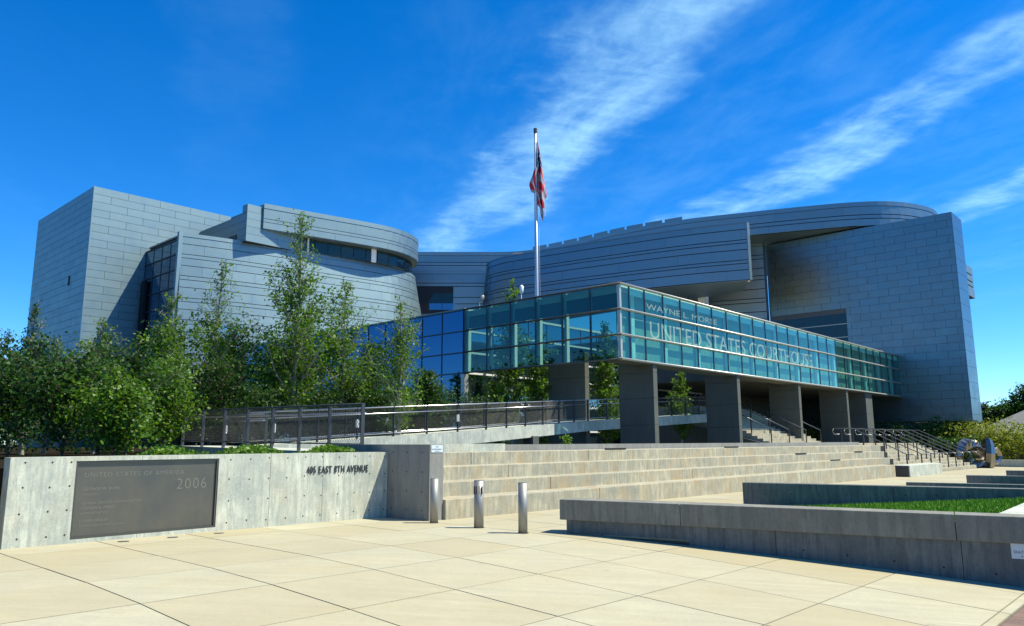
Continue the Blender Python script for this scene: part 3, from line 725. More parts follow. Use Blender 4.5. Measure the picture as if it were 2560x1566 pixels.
for x in wpx[1:]: MB().box(x-.03, x+.03, FY-.04, FY-.011, 9.0, 13.9).obj('window_mullion', M_MULL, rs)
# small box behind its right edge
sb = MB().box(-17.2, -15.3, 82.0, 84.2, 15.0, 18.4)
sbo = thing('metal_roof_box', 'small pale metal box jutting behind the tall slab', 'building', (-16, 83, 15))
for z0, z1 in ((17.6, 18.4), (16.9, 17.5), (16.4, 16.8), (15.3, 16.3)): MB().box(-18.2, -15.9, 81.4, 84.6, z0+.04, z1).obj('panel', M_METAL, sbo)
MB().box(-18.0, -16.0, 81.5, 84.4, 15.3, 18.3).obj('core', M_SEAM, sbo)
MB().box(-17.9, -16.4, 79.3, 84.0, 3.3, 15.28).obj('support', M_METAL, sbo)
# --- sweeping ribbon roof, right
rb = thing('metal_ribbon_roof', 'sweeping curved metal ribbon roof with dark seams above the slab', 'building', (-45, 72, 9))
RIB = [(-72, 56.4), (-69.6, 58.7), (-65, 63.1), (-61.2, 66.5), (-58.7, 67.5), (-56, 67.9), (-51.7, 68.0), (-45.5, 67.9), (-38.7, 68.9), (-31.6, 71.5), (-26.3, 73.7), (-23.4, 75.2), (-21.2, 76.9), (-19.6, 79.2), (-18.5, 82.7), (-19.0, 86.5), (-21.5, 90)]
curved(rb, RIB, 22.2, 24.6, [.86, .40, .92], 5.5, M_METAL2, gap=.075, seed=3, cap=.42)
lid(rb, RIB, [(-72, 92)], 24.3); lid(rb, RIB, [(-72, 92)], 22.2, 'soffit', M_METAL, .05)
BACK = [(-76, 52.6), (-69.9, 58.3), (-65.2, 62.8), (-60, 67.6)]
curved(rb, BACK, 9.4, 22.15, [1.15, .42, 1.35, .8, 1.2, .42, 1.0], 7, M_METAL2, gap=.085, seed=5, cap=.3, skip=(0, 13.2, 17.35, 19.5))
for k in range(4):
    a = Vector((-71.2, 57.15, 0)); e = Vector((.727, .686, 0)); p = a+e*(1.75*k)
    for (z0, z1) in ((17.4, 18.2), (18.25, 19.45)):
        m = MB().bar(p+e*.03+Vector((0, 0, (z0+z1)/2)), p+e*1.72+Vector((0, 0, (z0+z1)/2)), .03, z1-z0); m.obj('window_pane', M_DKG if z0 > 18.2 else M_GLASS2 if 'M_GLASS2' in globals() else M_CURTG, rb)
for k in range(9):
    at, L = spline(RIB[4:9]); p0, n0 = at(L*(k+.05)/9); p1, _ = at(L*(k+.92)/9)
    MB().bar((p0.x, p0.y, 24.78), (p1.x, p1.y, 24.78), .06, .42).obj('parapet_block', M_METAL2, rb)
# recessed wall beneath the ribbon
RW = [(-46, 70.8), (-41, 72.2), (-36, 73.9), (-32.96, 75.0)]
curved(rb, RW, 9.4, 22.15, [1.0, .42, 1.0, .8, .42, 1.0], 9, M_METAL2, gap=.085, seed=8, cap=.2)
MB().box(-33.1, -32.92, 75.02, 75.5, 9.4, 22.1).obj('return_wall', M_METAL2, rb)
MB().box(-38.3, -37.5, 70.4, 71.2, 9.4, 16.5).obj('white_column', M_WHITE, rb)
# --- middle curved volume
md = thing('curved_metal_pavilion', 'dark convex metal pavilion with rounded nose behind the flagpole', 'building', (-44, 65, 9))
MID = [(-62.4, 65.5), (-61.4, 62.6), (-59.2, 60.6), (-56.2, 60.0), (-54.0, 60.3), (-49.2, 61.0), (-44.5, 61.8), (-36.1, 63.6), (-30.3, 65.6)]
curved(md, MID, 16.4, 22.0, [.62, 1.0, .33], 6.5, M_METAL2, (.10, .0), gap=.075, seed=11, cap=.12)
curved(md, [(p[0]+(.55 if i < 2 else .0)*-1, p[1]-.0) for i, p in enumerate(MID[:6])], 9.4, 16.35, [.62, 1.0, .33], 6.5, M_METAL2, (.04, .0), gap=.075, seed=12, cap=.1)
lid(md, MID, [(-33, 72), (-60, 72)], 21.8); lid(md, MID, [(-30.8, 66.2), (-33, 70), (-60, 72)], 16.35, 'soffit', M_METAL, .04)
M_TAN = plain('rear_sun_gold', (.80, .52, .22), .8)  # sun's gold on the metal put into the colour, mirrored by the slab
MB().prism([(-30.7, 66.2), (-30.7, 66.5), (-41.5, 66.5), (-41.5, 66.2)], 16.42, 21.8).obj('rear_wall', M_TAN, md)
MB().prism([(-30.26, 65.62), (-30.26, 66.15), (-30.6, 66.15), (-30.6, 65.62)][::-1], 16.42, 21.95).obj('end_fill', M_METAL, md)
# --- left pavilion, lower drum
lp = thing('lit_metal_drum', 'sunlit pale metal pavilion with horizontal seams and flared round end', 'building', (-64, 40, 3))
LOW = [(-64.92, 27.75), (-64.2, 30.5), (-63.65, 33.2), (-63.1, 37.1), (-62.6, 40.8), (-62.1, 45.6), (-62.0, 48.6), (-62.5, 50.9), (-63.3, 52.6), (-64.6, 54.0), (-66.5, 55.0)]
# points run away from the street, so the lit side is on the right of travel
_, LL, surfL = curved(lp, LOW, 5.0, 19.8, [.68, .92, .35], 4.6, M_METAL, (.055, .21), gap=.055, seed=21, cap=.3)
MB().box(-72, -65.0, 27.9, 54, 4, 19.6).obj('core', M_SEAM, lp)
lid(lp, LOW, [(-72, 55), (-72, 27.8)], 19.62)
w = [surfL(3.2, 11.9, .07), surfL(5.3, 11.9, .07), surfL(5.3, 9.7, .07), surfL(3.2, 9.7, .07)]; w2 = [surfL(3.2, 11.9, .1), surfL(5.3, 11.9, .1), surfL(5.3, 9.7, .1), surfL(3.2, 9.7, .1)]
MB().add(w+w2, [(4, 7, 6, 5), (0, 1, 2, 3), (0, 4, 5, 1), (1, 5, 6, 2), (2, 6, 7, 3), (3, 7, 4, 0)]).obj('window', plain('pale_window_glass', (.25, .42, .48), .05, .6), lp)
MB().add([surfL(3.05, 12.0, .06), surfL(5.45, 12.0, .06), surfL(5.45, 12.08, .2), surfL(3.05, 12.08, .2)], [(0, 1, 2, 3)]).obj('window_head', M_ALU, lp) if 0 else None
# --- left pavilion, upper band
ub = thing('upper_metal_band', 'upper curved metal band overhanging a dark window strip on the drum', 'building', (-63, 42, 19.8))
UPB = [(-62.75, 34.2), (-61.85, 38.8), (-60.85, 43.8), (-60.45, 47.2), (-60.8, 49.6), (-61.6, 51.4), (-62.8, 52.9), (-64.8, 54.2)]
curved(ub, UPB, 21.12, 23.5, [.98, .33, .72], 5, M_METAL, gap=.05, seed=31, cap=.42)
lid(ub, UPB, [(-69, 54), (-69, 34.4)], 23.2); lid(ub, UPB, [(-69, 54), (-69, 34.4)], 21.09, 'soffit', M_METAL, .03)
MB().box(-69, -62.76, 34.15, 34.22, 21.12, 23.45).obj('end_fill', M_METAL, ub)
at, L = spline([(p[0]-.95, p[1]) for p in UPB]); n = 14
for k in range(n):
    (p, _), (q, _) = at(L*.13+L*.87*(k+.03)/n), at(L*.13+L*.87*(k+.97)/n)
    MB().bar((p.x, p.y, 20.43), (q.x, q.y, 20.43), .03, 1.30).obj('window_pane', M_DKG, ub)
for f_, w_ in ((.22, .14), (.53, .55)):
    p, nn = at(L*f_); q, _ = at(L*f_+w_); d = nn*.12
    MB().prism([(p.x, p.y), (p.x+d.x, p.y+d.y), (q.x+d.x, q.y+d.y), (q.x, q.y)], 19.75, 21.08).obj('white_fin', M_WHITE, ub)
# small block behind
sk = thing('metal_roof_block', 'small square metal block behind the overhanging band', 'building', (-66, 35, 19))
flat_panels(sk, 'A', 32.7, -72.3, -62.95, 19.7, 22.35, .70, 3.2, M_METAL); flat_panels(sk, 'B', -62.95, 32.65, 40, 19.7, 23.2, .70, 3.2, M_METAL)
flat_panels(sk, 'A', 32.7, -63.8, -62.95, 22.37, 23.2, .70, 3.2, M_METAL)
MB().box(-72.3, -62.97, 32.73, 40, 19.65, 22.3).obj('core', M_SEAM, sk); MB().box(-63.75, -62.97, 32.73, 40, 22.28, 23.15).obj('core', M_SEAM, sk)
MB().box(-66.2, -64.6, 32.6, 32.64, 19.8, 20.6).obj('window', M_DKG, sk)
# glass curtain return
cg = thing('curtain_wall', 'dark glass curtain wall recessed between tall block and metal drum', 'building', (-68.5, 27.7, 3))
zz = [19.3, 18.0, 16.6, 15.0, 13.4, 11.8, 10.2, 8.6, 7, 5.4, 3.8]
cx = [-72.2, -70.5, -68.7, -66.9, -65.05]
for i, (z1, z0) in enumerate(zip(zz, zz[1:])):
    for a, b in zip(cx, cx[1:]): cbox('pane', 'cg', round(b-a-.05, 3), .03, round(z1-z0-.08, 3), M_CURTG if i else M_SKYG if 'M_SKYG' in globals() else M_BG2, cg, (a+.025, 27.7, z0+.04))
for z in zz: MB().box(-72.3, -65.0, 27.62, 27.72, z-.05, z+.05).obj('rail', M_MULL, cg)
for x in cx: MB().box(x-.03, x+.03, 27.66, 27.715, 3.8, 19.3).obj('mullion', M_MULL, cg)
MB().box(-72.3, -64.98, 27.76, 27.9, 3.8, 19.4).obj('backing', M_SEAM, cg)
MB().box(-72.0, -71.2, 27.35, 27.6, .5, 16.4).obj('shaft', M_BLACK, cg)
MB().box(-65.03, -64.7, 27.4, 27.74, 3.8, 19.85).obj('corner_fin', M_METAL, cg)
# --- left block
lb_ = thing('metal_corner_block', 'tall square block clad in staggered metal panels at the far left', 'building', (-80, 29, 0))
flat_panels(lb_, 'B', -72.38, 22.75, 36.4, 3.0, 24.6, .70, 2.95, M_METAL, shift=.5, gap=.026)
flat_panels(lb_, 'A', 22.75, -88.3, -72.40, 3.0, 24.6, .70, 4.4, M_METAL, shift=.35, gap=.026)
MB().box(-88.25, -72.41, 22.78, 36.4, .5, 24.55).obj('core', M_SEAM2, lb_)
MB().box(-76.9, -76.55, 22.66, 22.69, 16.0, 16.9).obj('slit_window', M_BLACK, lb_)
MB().box(-72.41, -72.30, 22.68, 22.76, 3.0, 24.62).obj('corner_trim', M_METAL, lb_)
# ------------------------------------------------------------------ flagpole and flag
fp = thing('flagpole', 'tall pale metal flagpole rising behind the glass lobby', 'flagpole', (-30.0, 34.9, .35))
MB().tube([(-30, 34.9, .3), (-30, 34.9, 10), (-30, 34.9, 21.2)], .155, 16, .085).obj('pole', plain('pale_pole_aluminium', (.50, .52, .54), .45, .6), fp, smooth=True)
MB().tube([(-30, 34.9, 21.2), (-30, 34.9, 21.48)], .12, 14).obj('truck', M_BRONZ, fp)
MB().tube([(-29.83, 35.05, 2), (-29.87, 35.02, 21.2)], .008, 5).obj('halyard', M_WHITE, fp)
MB().bar((-30.16, 34.76, 12.3), (-30.05, 34.86, 12.3), .04, .12).obj('cleat', M_BRONZ, fp)
m_, n_, l_ = mat('flag_cloth'); b_ = n_['Principled BSDF']; uvn = n_.new('ShaderNodeUVMap'); sep = n_.new('ShaderNodeSeparateXYZ'); l_.new(uvn.outputs[0], sep.inputs[0])
def fm(op, a, b=None):
    t = n_.new('ShaderNodeMath'); t.operation = op
    for i, v in enumerate((a, b)):
        if v is None: continue
        if isinstance(v, (int, float)): t.inputs[i].default_value = v
        else: l_.new(v, t.inputs[i])
    return t.outputs[0]
U_, V_ = sep.outputs[0], sep.outputs[1]          # u along the fly, v down the hoist
par = fm('FLOORED_MODULO', fm('FLOOR', fm('MULTIPLY', V_, 13)), 2)
c_ = nmix(n_, l_, par, (.66, .004, .025), (.46, .42, .42))
can = fm('MULTIPLY', fm('LESS_THAN', U_, .4), fm('LESS_THAN', V_, 7/13))
sx_ = fm('SUBTRACT', fm('FLOORED_MODULO', fm('MULTIPLY', U_, 6/.4), 1), .5); sy_ = fm('SUBTRACT', fm('FLOORED_MODULO', fm('MULTIPLY', V_, 5*13/7), 1), .5)
star = fm('LESS_THAN', fm('ADD', fm('MULTIPLY', sx_, sx_), fm('MULTIPLY', fm('MULTIPLY', sy_, sy_), 1.3)), .075)
cc = nmix(n_, l_, star, (.008, .016, .085), (.55, .55, .6)); c_ = nmix(n_, l_, can, c_, cc); l_.new(c_, b_.inputs['Base Color']); setp(b_, Roughness=.7)
NU, NV = 70, 36; vs, uvs, fs = [], [], []
ex = Vector((.736, .677, 0)); ey = Vector((-.677, .736, 0))
def ip(x, T):
    for (a, p), (b, q) in zip(T, T[1:]):
        if x <= b: t = (x-a)/(b-a); t = t*t*(3-2*t); return p+(q-p)*t
    return T[-1][1]
TL_ = [(0, .10), (.35, .08), (.45, -.12), (.62, -.32), (.70, -.26), (.76, .06), (.90, .09), (1, .33)]
TR_ = [(0, .14), (.25, .28), (.45, .42), (.66, .58), (.70, .60), (.76, .46), (.92, .50), (1, .46)]
for i in range(NU+1):
    s_ = i/NU
    for j in range(NV+1):
        t_ = j/NV; a_, b_ = ip(s_, TL_), ip(s_, TR_)
        sag = 1-.10*math.sin(t_*math.pi*3+.5)*min(1, s_*2)
        z = 20.65-4.95*s_*sag+(.18*(t_-.5)**2 if s_ > .9 else 0)
        w_ = b_-a_; dep = .16*math.sin(t_*6.283*2.0+.9+1.2*s_)*min(1, w_*2.2)+.05*math.sin(t_*6.283*4+2*s_)
        p = Vector((-30, 34.9, z))+ex*((a_+w_*t_)*1.2-.01+.02*math.sin(9*s_+5*t_))+ey*(dep-.02); vs.append(tuple(p))
        uvs.append((s_*.97+.02, .5*t_-.62*(s_-.2)+.14))
for i in range(NU):
    for j in range(NV):
        a = i*(NV+1)+j; fs.append((a, a+1, a+NV+2, a+NV+1))
me = bpy.data.meshes.new('flag'); me.from_pydata(vs, [], fs); me.materials.append(m_)
ul = me.uv_layers.new(name='UVMap')
for lp_ in me.loops: ul.data[lp_.index].uv = uvs[lp_.vertex_index]
for p in me.polygons: p.use_smooth = True
fo = mesh_obj('flag', me, label='striped flag with starred blue canton hanging limp from the pole', cat='flag')
sm = fo.modifiers.new('thickness', 'SOLIDIFY'); sm.thickness = .012
# roof floodlights
for (x, y, lb, tilt) in ((-31.3, 31.2, 'small tilted floodlight on the roof edge above the blue wing', .5), (-27.7, 30.9, 'small upright floodlight on the lobby roof beside the flagpole', .05)):
    t = thing('roof_floodlight', lb, 'floodlight', (x, y, 9.37), 'floodlights on the roof edge')
    MB().tube([(x, y, 9.35), (x, y, 9.75)], .025, 8).obj('stem', M_WHITE, t)
    d = Vector((.736*tilt, .677*tilt, 1)).normalized(); c = Vector((x, y, 9.75)); m = MB()
    m.tube([c, c+d*.12, c+d*.42, c+d*.5], .06, 12); rr = [.05, .11, .12, .05]
    for i, v in enumerate(m.v):
        k = i//12; ax = c+d*[0, .12, .42, .5][k]; q = (Vector(v)-ax).normalized()*rr[k]+ax; m.v[i] = tuple(q)
    m.obj('lamp_head', M_WHITE if tilt < .2 else M_STEEL, t, smooth=True)
# ------------------------------------------------------------------ trees
def leaf_mat(name, c1, c2, tr):
    m, n, l = mat(name); b = n['Principled BSDF']; geo = n.new('ShaderNodeNewGeometry')
    at_ = n.new('ShaderNodeAttribute'); at_.attribute_name = 'tint'
    c = nmix(n, l, at_.outputs['Fac'], c1, c2); l.new(c, b.inputs['Base Color']); setp(b, Roughness=.5); b.inputs['Specular IOR Level'].default_value = .35
    t = n.new('ShaderNodeBsdfTranslucent'); c2_ = nmix(n, l, .5, c, tr); l.new(c2_, t.inputs[0])
    mx = n.new('ShaderNodeMixShader'); mx.inputs[0].default_value = .33; l.new(b.outputs[0], mx.inputs[1]); l.new(t.outputs[0], mx.inputs[2]); l.new(mx.outputs[0], n['Material Output'].inputs[0])
    return m
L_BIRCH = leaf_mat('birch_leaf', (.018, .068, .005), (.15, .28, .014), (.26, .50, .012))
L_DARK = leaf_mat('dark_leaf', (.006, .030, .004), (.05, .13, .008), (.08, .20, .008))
L_YEL = leaf_mat('yellow_green_leaf', (.12, .17, .012), (.30, .33, .02), (.40, .42, .03))
L_CON = leaf_mat('conifer_needle', (.012, .035, .018), (.03, .07, .025), (.04, .08, .02))
M_BARK = plain('birch_bark', (.32, .29, .24), .85); M_BARK2 = plain('brown_bark', (.10, .075, .05), .9)
def leaves(pts, size, seed, mtl, droop=.3, clump=None):
    rg = np.random.default_rng(seed); P = np.asarray(pts, float); n = len(P)
    th = rg.random(n)*6.283; ph = (rg.random(n)-.5)*1.9; d = np.stack([np.cos(th)*np.cos(ph), np.sin(th)*np.cos(ph), np.sin(ph)-droop], 1); d /= np.linalg.norm(d, axis=1)[:, None]
    r = rg.normal(size=(n, 3)); s = np.cross(d, r); s /= np.linalg.norm(s, axis=1)[:, None]
    L = (size*(.5+.95*rg.random(n)**1.4))[:, None]; w = L*.42
    V = np.empty((n, 4, 3)); V[:, 0] = P; V[:, 1] = P+d*L*.45+s*w; V[:, 2] = P+d*L; V[:, 3] = P+d*L*.45-s*w
    me = bpy.data.meshes.new('foliage'); me.vertices.add(4*n); me.vertices.foreach_set('co', V.reshape(-1).astype(np.float32))
    me.loops.add(4*n); me.loops.foreach_set('vertex_index', np.arange(4*n, dtype=np.int32)); me.polygons.add(n)
    me.polygons.foreach_set('loop_start', np.arange(0, 4*n, 4, dtype=np.int32)); me.polygons.foreach_set('loop_total', np.full(n, 4, dtype=np.int32))
    me.update(); me.validate(); a = me.attributes.new('tint', 'FLOAT', 'FACE'); tv = rg.random(n)**1.3 if clump is None else .45*rg.random(n)+.55*np.clip(clump, 0, 1); a.data.foreach_set('value', tv.astype(np.float32))
    me.materials.append(mtl); return me
def tree(name, lb, base, h, rad, nleaf, seed, mtl=None, bark=None, low=.10, top=.30, size=.105, group=None, cat='tree', lean=(0, 0), cone=False, mult=1):
    rg = random.Random(seed); B = Vector(base); t = thing(name, lb, cat, base, group)
    stem = [B+Vector((lean[0]*k/8+math.sin(k*1.3+seed)*.05*h/8, lean[1]*k/8+math.cos(k*1.1+seed*2)*.05*h/8, h*k/8)) for k in range(9)]
    m = MB(); m.tube(stem, .013*h+.015, 7, .012)
    pos, wgt = [], []
    def sp(f):
        f = min(max(f, 0), .9999)*8; i = int(f); return stem[i].lerp(stem[i+1], f-i)
    nb = int(30+h*6)
    for k in range(nb):
        f = low+(1-low)*((k+rg.random())/nb)**.95
        g_ = (f-low)/(1-low); body = 1-top
        if cone: prof = (1-f)**.75
        elif g_ < body: prof = (.70+.30*math.sin(min(1, g_/body*1.25)*math.pi*.62))*(1-.45*(g_/body)**2)
        else: prof = .52*(1-(g_-body)/max(.01, top))**.7*rg.uniform(.35, 1.25)+.06
        ln = rad*prof*rg.uniform(.6, 1.25)+.12
        az = k*2.4+rg.uniform(-.6, .6); el = rg.uniform(.45, 1.25) if not cone else rg.uniform(-.25, .25)
        d = Vector((math.cos(az)*math.cos(el), math.sin(az)*math.cos(el), math.sin(el))); p = sp(f); br = [p]
        for s in range(5):
            d = (d+Vector((rg.uniform(-.25, .25), rg.uniform(-.25, .25), rg.uniform(-.12, .28) if not cone else rg.uniform(-.1, .1)))).normalized(); br.append(br[-1]+d*ln/4)
        m.tube(br, .005*h*(1-f)+.008, 4, .004, cap=False)
        hi = .42 if (not cone and g_ > body) else 1.0
        for s in range(1, 6):
            q = br[s]; pos.append((q, (.13+.08*ln)*(.6 if hi < 1 else 1))); wgt.append(ln*(.6+.3*s)*hi)
            for w in range(2):
                dd = Vector((rg.uniform(-1, 1), rg.uniform(-1, 1), rg.uniform(-.3, .8))).normalized()*ln*.34
                e = q+dd; m.tube([q, e], .005, 3, .003, cap=False); pos.append((e, (.11+.07*ln)*(.6 if hi < 1 else 1))); wgt.append(ln*.8*hi); pos.append((q.lerp(e, .5), .09)); wgt.append(ln*.5*hi)
    for k in range(8): pos.append((sp(.9+.1*k/8), .06)); wgt.append(.25)
    m.obj('trunk', bark or M_BARK, t)
    g = np.random.default_rng(seed); w = np.array(wgt); idx = g.choice(len(pos), nleaf, p=w/w.sum())
    C_ = np.array([[*p] for p, _ in pos])[idx]; S_ = np.array([s for _, s in pos])[idx][:, None]
    cl = g.random(len(pos))**1.2
    me = leaves(C_+g.normal(size=(nleaf, 3))*S_*.58*mult, size, seed, mtl or L_BIRCH, .3, cl[idx])
    mesh_obj('crown', me, t); return t
TZ = 1.2
G1 = 'young birches behind the ramp'
tree('birch_tree', 'tallest feathery birch behind the ramp fence with thin leading shoot', (-26.4, 16.1, TZ), 9.3, 2.2, 10500, 3, low=.08, top=.40, group=G1)
tree('birch_tree', 'slender birch with narrow crown left of the tallest birch', (-28.2, 13.7, TZ), 7.3, 1.4, 5200, 5, low=.06, top=.42, group=G1)
tree('birch_tree', 'bushy birch rooted close by the tallest birch on its wing side', (-26.2, 18.2, TZ), 6.9, 1.7, 6500, 8, low=.06, top=.36, group=G1)
tree('drooping_birch', 'light drooping birch beside the blue glass with hanging sprays', (-23.7+.2, 19.0, TZ), 5.9, 1.2, 4200, 13, low=.12, top=.3, size=.10, group=G1)
tree('birch_tree', 'mid-height birch before the dark curtain wall', (-28.3, 11.9, TZ), 5.8, 1.4, 6000, 21, low=.05, top=.3, group=G1)
tree('birch_tree', 'birch with bare pale stem showing before the metal corner block', (-29.5, 10.0, TZ), 4.7, 1.1, 4200, 34, low=.05, top=.28, group=G1)
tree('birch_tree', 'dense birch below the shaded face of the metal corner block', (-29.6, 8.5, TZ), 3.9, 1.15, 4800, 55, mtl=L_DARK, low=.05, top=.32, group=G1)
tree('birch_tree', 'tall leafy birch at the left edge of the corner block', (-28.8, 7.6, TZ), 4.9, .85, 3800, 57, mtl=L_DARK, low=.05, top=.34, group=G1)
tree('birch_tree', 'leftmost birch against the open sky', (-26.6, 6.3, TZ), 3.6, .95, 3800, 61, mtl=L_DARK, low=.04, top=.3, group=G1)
for k, (x, y, h, r, lb) in enumerate([(-21.6, 6.6, 2.9, 1.3, 'dark spreading shrub nearest the wall end'), (-22.8, 8.6, 3.4, 1.25, 'dark layered shrub tree behind the plaque'), (-24.3, 10.3, 3.2, 1.3, 'broad green shrub at the end of the ramp landing'), (-19.9, 7.3, 1.9, 1.1, 'low bright shrub with arching sprays behind the plaque'), (-25.8, 8.9, 3.8, 1.4, 'dark dense shrub under the birches'),
                               (-26.9, 13.4, 3.9, 1.5, 'dense green shrub behind the ramp landing'), (-27.2, 15.6, 4.3, 1.7, 'broad shrub at the foot of the tallest birch'), (-26.5, 18.6, 3.6, 1.3, 'shrub at the foot of the bushy birch'), (-23.5, 5.9, 3.0, 1.3, 'dark shrub below the leftmost birch'), (-28.5, 12.5, 3.8, 1.6, 'deep green shrub between the slender birches'), (-25.7, 14.2, 2.6, 1.0, 'low shrub beside the foot of the rising ramp'), (-25.6, 16.8, 2.7, 1.0, 'low shrub beside the middle of the rising ramp'), (-25.5, 19.6, 2.8, 1.0, 'low shrub under the drooping birch'), (-27.6, 23.0, 3.0, 1.3, 'low shrub before the lowest blue panes'), (-29.5, 26.5, 3.2, 1.4, 'low shrub at the foot of the blue wing'), (-27.2, 26.8, 2.8, 1.1, 'low shrub between ramp and blue wing')]):
    tree('shrub', lb, (x, y, TZ), h*.80, r*.95, 5200, 100+k, mtl=L_DARK if k not in (2, 6, 3) else L_BIRCH, bark=M_BARK2, low=.02, top=.25, size=.095, cat='shrub', group='shrubs filling the planting terrace', mult=1.5)
for k, (x, y, h, r, lb) in enumerate([(-28.6, 17.4, 5.2, 1.7, 'leafy birch between the tallest birch and the blue wing'), (-29.8, 15.2, 5.0, 1.7, 'leafy birch behind the slender birch'), (-27.6, 20.6, 4.6, 1.5, 'low birch before the lower blue glass'), (-30.6, 12.6, 4.8, 1.6, 'leafy birch behind the landing fence'), (-26.0, 22.6, 3.4, 1.2, 'small birch beside the rising ramp'), (-31.0, 18.8, 5.0, 1.6, 'leafy birch deep behind the bushy birch')]):
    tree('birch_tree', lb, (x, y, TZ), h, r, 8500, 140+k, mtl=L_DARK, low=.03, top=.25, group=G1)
# low ground cover along the top of the address wall
g = np.random.default_rng(9); n = 8000
P = np.stack([-13.9-3.2*g.random(n)**1.2, 6.6+4.6*g.random(n), 1.25+.20*g.random(n)], 1); P[:, 2] += .10*np.sin(P[:, 1]*3.1+P[:, 0]*2)-.02
mesh_obj('ground_cover', leaves(P, .07, 91, L_BIRCH, 0), kind='stuff', label='low leafy ground cover between address wall and ramp', cat='ground cover')
# court trees seen under and through the lobby
G2 = 'young trees in the court'
tree('court_tree', 'young court tree with arching top showing above the lobby roof', (-29.3, 31.9, .35), 10.4, 1.3, 5200, 71, low=.12, top=.3, group=G2, size=.17)
tree('court_tree', 'leafy court tree behind the first pier and the flagpole', (-28.6, 33.6, .35), 7.4, 1.4, 6500, 73, low=.10, top=.25, group=G2, size=.14)
tree('court_tree', 'bright court tree seen beside the lobby corner', (-25.9, 36.2, .35), 8.0, 1.2, 6500, 75, low=.12, top=.3, group=G2, size=.14)
tree('court_tree', 'small court tree between the lobby piers', (-25.5, 44.0, .35), 5.6, 1.1, 3500, 79, low=.25, top=.4, group=G2, size=.14)
tree('court_tree', 'slim court tree before the side of the blue wing', (-31.0, 32.6, .35), 6.6, .9, 3500, 81, low=.15, top=.35, group=G2, size=.14)
MBp = np.random.default_rng(5).random((260, 3))
mesh_obj('sprig', leaves(MBp*np.array([.3, .3, .5])+np.array([-15.9, 19.6, 1.3]), .08, 4, L_BIRCH, 0), label='small green sprig growing behind the kerb atop the steps', cat='plant')
# ------------------------------------------------------------------ right background: bushes, trees, houses, sculpture
def bush(lb, c, rx, ry, h, n, seed, mtl, grp):
    t = thing('bush', lb, 'bush', c, grp); g = np.random.default_rng(seed); m = MB(); rg = random.Random(seed)
    ct = [(rg.uniform(-1, 1)*rx*.75, rg.uniform(-1, 1)*ry*.75, h*rg.uniform(.35, .78), rg.uniform(.3, .5)*h) for _ in range(16)]
    for k in range(9): a = rg.uniform(0, 6.28); m.tube([(c[0], c[1], c[2]), (c[0]+math.cos(a)*rx*.5, c[1]+math.sin(a)*ry*.5, c[2]+h*.7)], .04, 5, .01)
    m.obj('stems', M_BARK2, t); pts = []
    for k in range(n):
        q = ct[k % 16]; v = g.normal(size=3); v /= np.linalg.norm(v); r = q[3]*(.55+.5*g.random()); pts.append((c[0]+q[0]+v[0]*r, c[1]+q[1]+v[1]*r, max(c[2]+.02, c[2]+q[2]+v[2]*r*.9)))
    mesh_obj('foliage', leaves(pts, .17, seed, mtl, 0), t)
GB = 'bushes beyond the stairs'
gz = -.45
for k, (x, y, rx, ry, h, mt, lb) in enumerate([(-24.5, 72.0, 2.4, 1.5, 3.3, L_BIRCH, 'green bush under the slab behind the stair rails'), (-21.0, 72.4, 2.6, 1.6, 3.5, L_DARK, 'dark green bush beside the stair foot'), (-19.4, 76.5, 2.4, 1.8, 4.2, L_BIRCH, 'tall green bush left of the sculpture'), (-16.2, 75.5, 2.6, 2, 3.6, L_YEL, 'yellow-green bush behind the sculpture'), (-12.2, 74.0, 2.6, 2, 3.4, L_YEL, 'yellow-green bush at the right of the sculpture'), (-15.4, 68.6, 1.8, 1.4, 2.2, L_DARK, 'low dark bush between stairs and sculpture'), (-9.2, 72.5, 2.4, 1.4, 1.3, L_YEL, 'low bright bush beyond the sculpture ring'), (-28.5, 72.0, 2.0, 1.4, 3.2, L_YEL, 'yellowish bush in the shade under the slab')]):
    bush(lb, (x, y, gz), rx, ry, h, 6500, 300+k, mt, GB)
MB().box(-15.0, -4, 69.3, 69.7, -.75, .12).obj('low_kerb_wall', M_WALL, label='low pale kerb wall behind the sculpture', cat='wall')
MB().prism([(-12.6, 47.0), (6, 47.0), (6, 69.2), (-14.8, 69.2), (-14.8, 62.5), (-12.6, 62.4)], -.74, [-.30, -.30, -.42, -.42, -.40, -.40]).obj('far_paving', M_SLAB, kind='structure')
GT = 'tall trees on the skyline'
for k, (x, y, h, r, cn, lb) in enumerate([(-26.3, 125.5, 10.6, 3.0, True, 'dark conifer beside the slab edge'), (-24.6, 128, 7.6, 2.8, True, 'pointed conifer second from the slab'), (-22.9, 127.5, 6.6, 2.6, False, 'rounded dark tree between conifers and airy tree'), (-21.6, 129, 7.0, 2.8, False, 'dark tree behind the grey roofs'), (-19.6, 130, 9.2, 3.2, False, 'open airy tree above the brown house'), (-27.5, 130, 8.0, 3, True, 'conifer mostly hidden by the slab'), (-23.9, 133, 6.0, 3.0, True, 'low conifer filling the skyline gap')]):
    tree('skyline_tree', lb, (x, y, -.75), h, r, 9000, 500+k, mtl=L_CON if cn else L_DARK, bark=M_BARK2, low=.06, top=.2, size=.30, group=GT, cone=cn, mult=1.3)
M_SHING = concrete('grey_shingle', (.24, .23, .215), (.15, .145, .14), None, .3, .5, 2); M_BROWN = plain('brown_siding', (.16, .085, .045), .85)
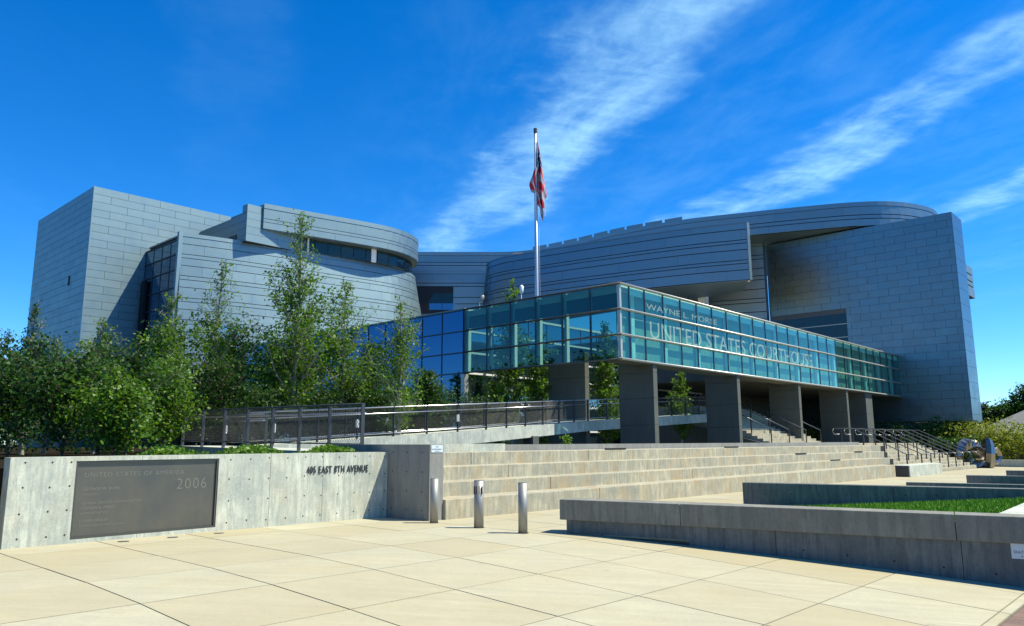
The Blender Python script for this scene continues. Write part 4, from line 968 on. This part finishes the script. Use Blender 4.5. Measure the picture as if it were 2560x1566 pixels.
def house(lb, x0, x1, y0, y1, ze, zr_, ov=.6):
    t = thing('house', lb, 'house', ((x0+x1)/2, (y0+y1)/2, -.75), 'low houses beyond the bushes')
    MB().box(x0, x1, y0, y1, -.75, ze).obj('wall', M_BROWN, t)
    xm_ = (x0+x1)/2; m = MB(); a, b, c, d = x0-ov, x1+ov, y0-ov, y1+ov; r = (x1-x0)*.42
    vs = [(a, c, ze), (b, c, ze), (b, d, ze), (a, d, ze), (xm_, c+r, zr_), (xm_, d-r, zr_), (a, c, ze-.15), (b, c, ze-.15), (b, d, ze-.15), (a, d, ze-.15)]
    m.add(vs, [(0, 1, 4), (1, 2, 5, 4), (2, 3, 5), (3, 0, 4, 5), (6, 7, 1, 0), (7, 8, 2, 1), (8, 9, 3, 2), (9, 6, 0, 3), (9, 8, 7, 6)]); m.obj('roof', M_SHING, t)
    for k in range(3):
        x = x0+(x1-x0)*(.2+.28*k); w_ = MB().box(x, x+1.2, y0-.05, y0-.002, .5, 1.7).obj('window', M_DKG, t)
        fr = MB().box(x-.1, x+1.3, y0-.09, y0-.052, 1.7, 1.82).box(x-.1, x+1.3, y0-.09, y0-.052, .38, .5); fr.obj('frame', M_WHITE, w_)
house('brown house with sloping grey shingle roof beyond the sculpture', -19.8, -7, 98, 110, 2.3, 6.0)
house('low house with pale grey roof behind the yellow bushes', -30, -21.6, 96, 108, 2.6, 4.2)
# faceted steel knot sculpture
sp_ = thing('steel_sculpture', 'faceted stainless steel knot sculpture of two joined rings beside the stairs', 'sculpture', (-12.6, 64.5, -.4))
M_MIR = plain('polished_facets', (.30, .27, .24), .30, 1.0)
cr = Vector((.736, .677, 0)); cf = Vector((-.677, .736, 0)); cz = Vector((0, 0, 1))
def ring(c, ax1, ax2, R1, R2, w, d, n, t0, t1, tw=0):
    ax1, ax2 = Vector(ax1).normalized(), Vector(ax2).normalized(); nn = ax1.cross(ax2); m = MB(); vs = []
    for i in range(n+1):
        t = t0+(t1-t0)*i/n; f = .55+.45*math.sin(math.pi*i/n); e = ax1*math.cos(t)+ax2*math.sin(t); p = Vector(c)+ax1*(R1*math.cos(t))+ax2*(R2*math.sin(t))
        for k in range(5):
            a = 6.283*k/5+tw*i; vs.append(tuple(p+e*(math.cos(a)*w*f)+nn*(math.sin(a)*d*f)))
    m.add(vs, [(5*i+k, 5*i+(k+1) % 5, 5*i+5+(k+1) % 5, 5*i+5+k) for i in range(n) for k in range(5)]+[(4, 3, 2, 1, 0), tuple(5*n+k for k in range(5))]); return m
S0 = Vector((-12.9, 63.6, -.4))
ring(S0+cr*-.55+cz*.95, cr+cf*.3, cz, .95, .82, .40, .55, 11, -.4, 3.55, .16).obj('ring', M_MIR, sp_)
ring(S0+cr*.75+cz*1.05, cz*1.0+cr*.12, cf+cr*.35, 1.0, .9, .36, .34, 12, 0, 6.283, .0).obj('ring', M_MIR, sp_)
ring(S0+cr*1.45+cf*.3+cz*.88, cr+cf*.15, cz, .46, .46, .22, .3, 10, 0, 6.283).obj('ring', M_MIR, sp_)
ring(S0+cr*.1+cz*.55, cr+cf*-.2, cz+cr*.7, .62, .4, .42, .5, 9, 2.6, 6.5, .2).obj('ring', M_MIR, sp_)

# unseen trees added behind the viewer to darken reflections and shaded metal
for k in range(13):
    x = -104+10.5*k+rnd.uniform(-2, 2); y = -34-rnd.uniform(0, 9)
    tree('added_tree', 'large unseen tree added behind the viewer to darken reflections', (x, y, -.75), rnd.uniform(12.5, 16), 5.2, 3000, 700+k, mtl=L_DARK, bark=M_BARK2, low=.12, top=.15, size=.75, group='unseen trees added behind the viewer', mult=1.8)
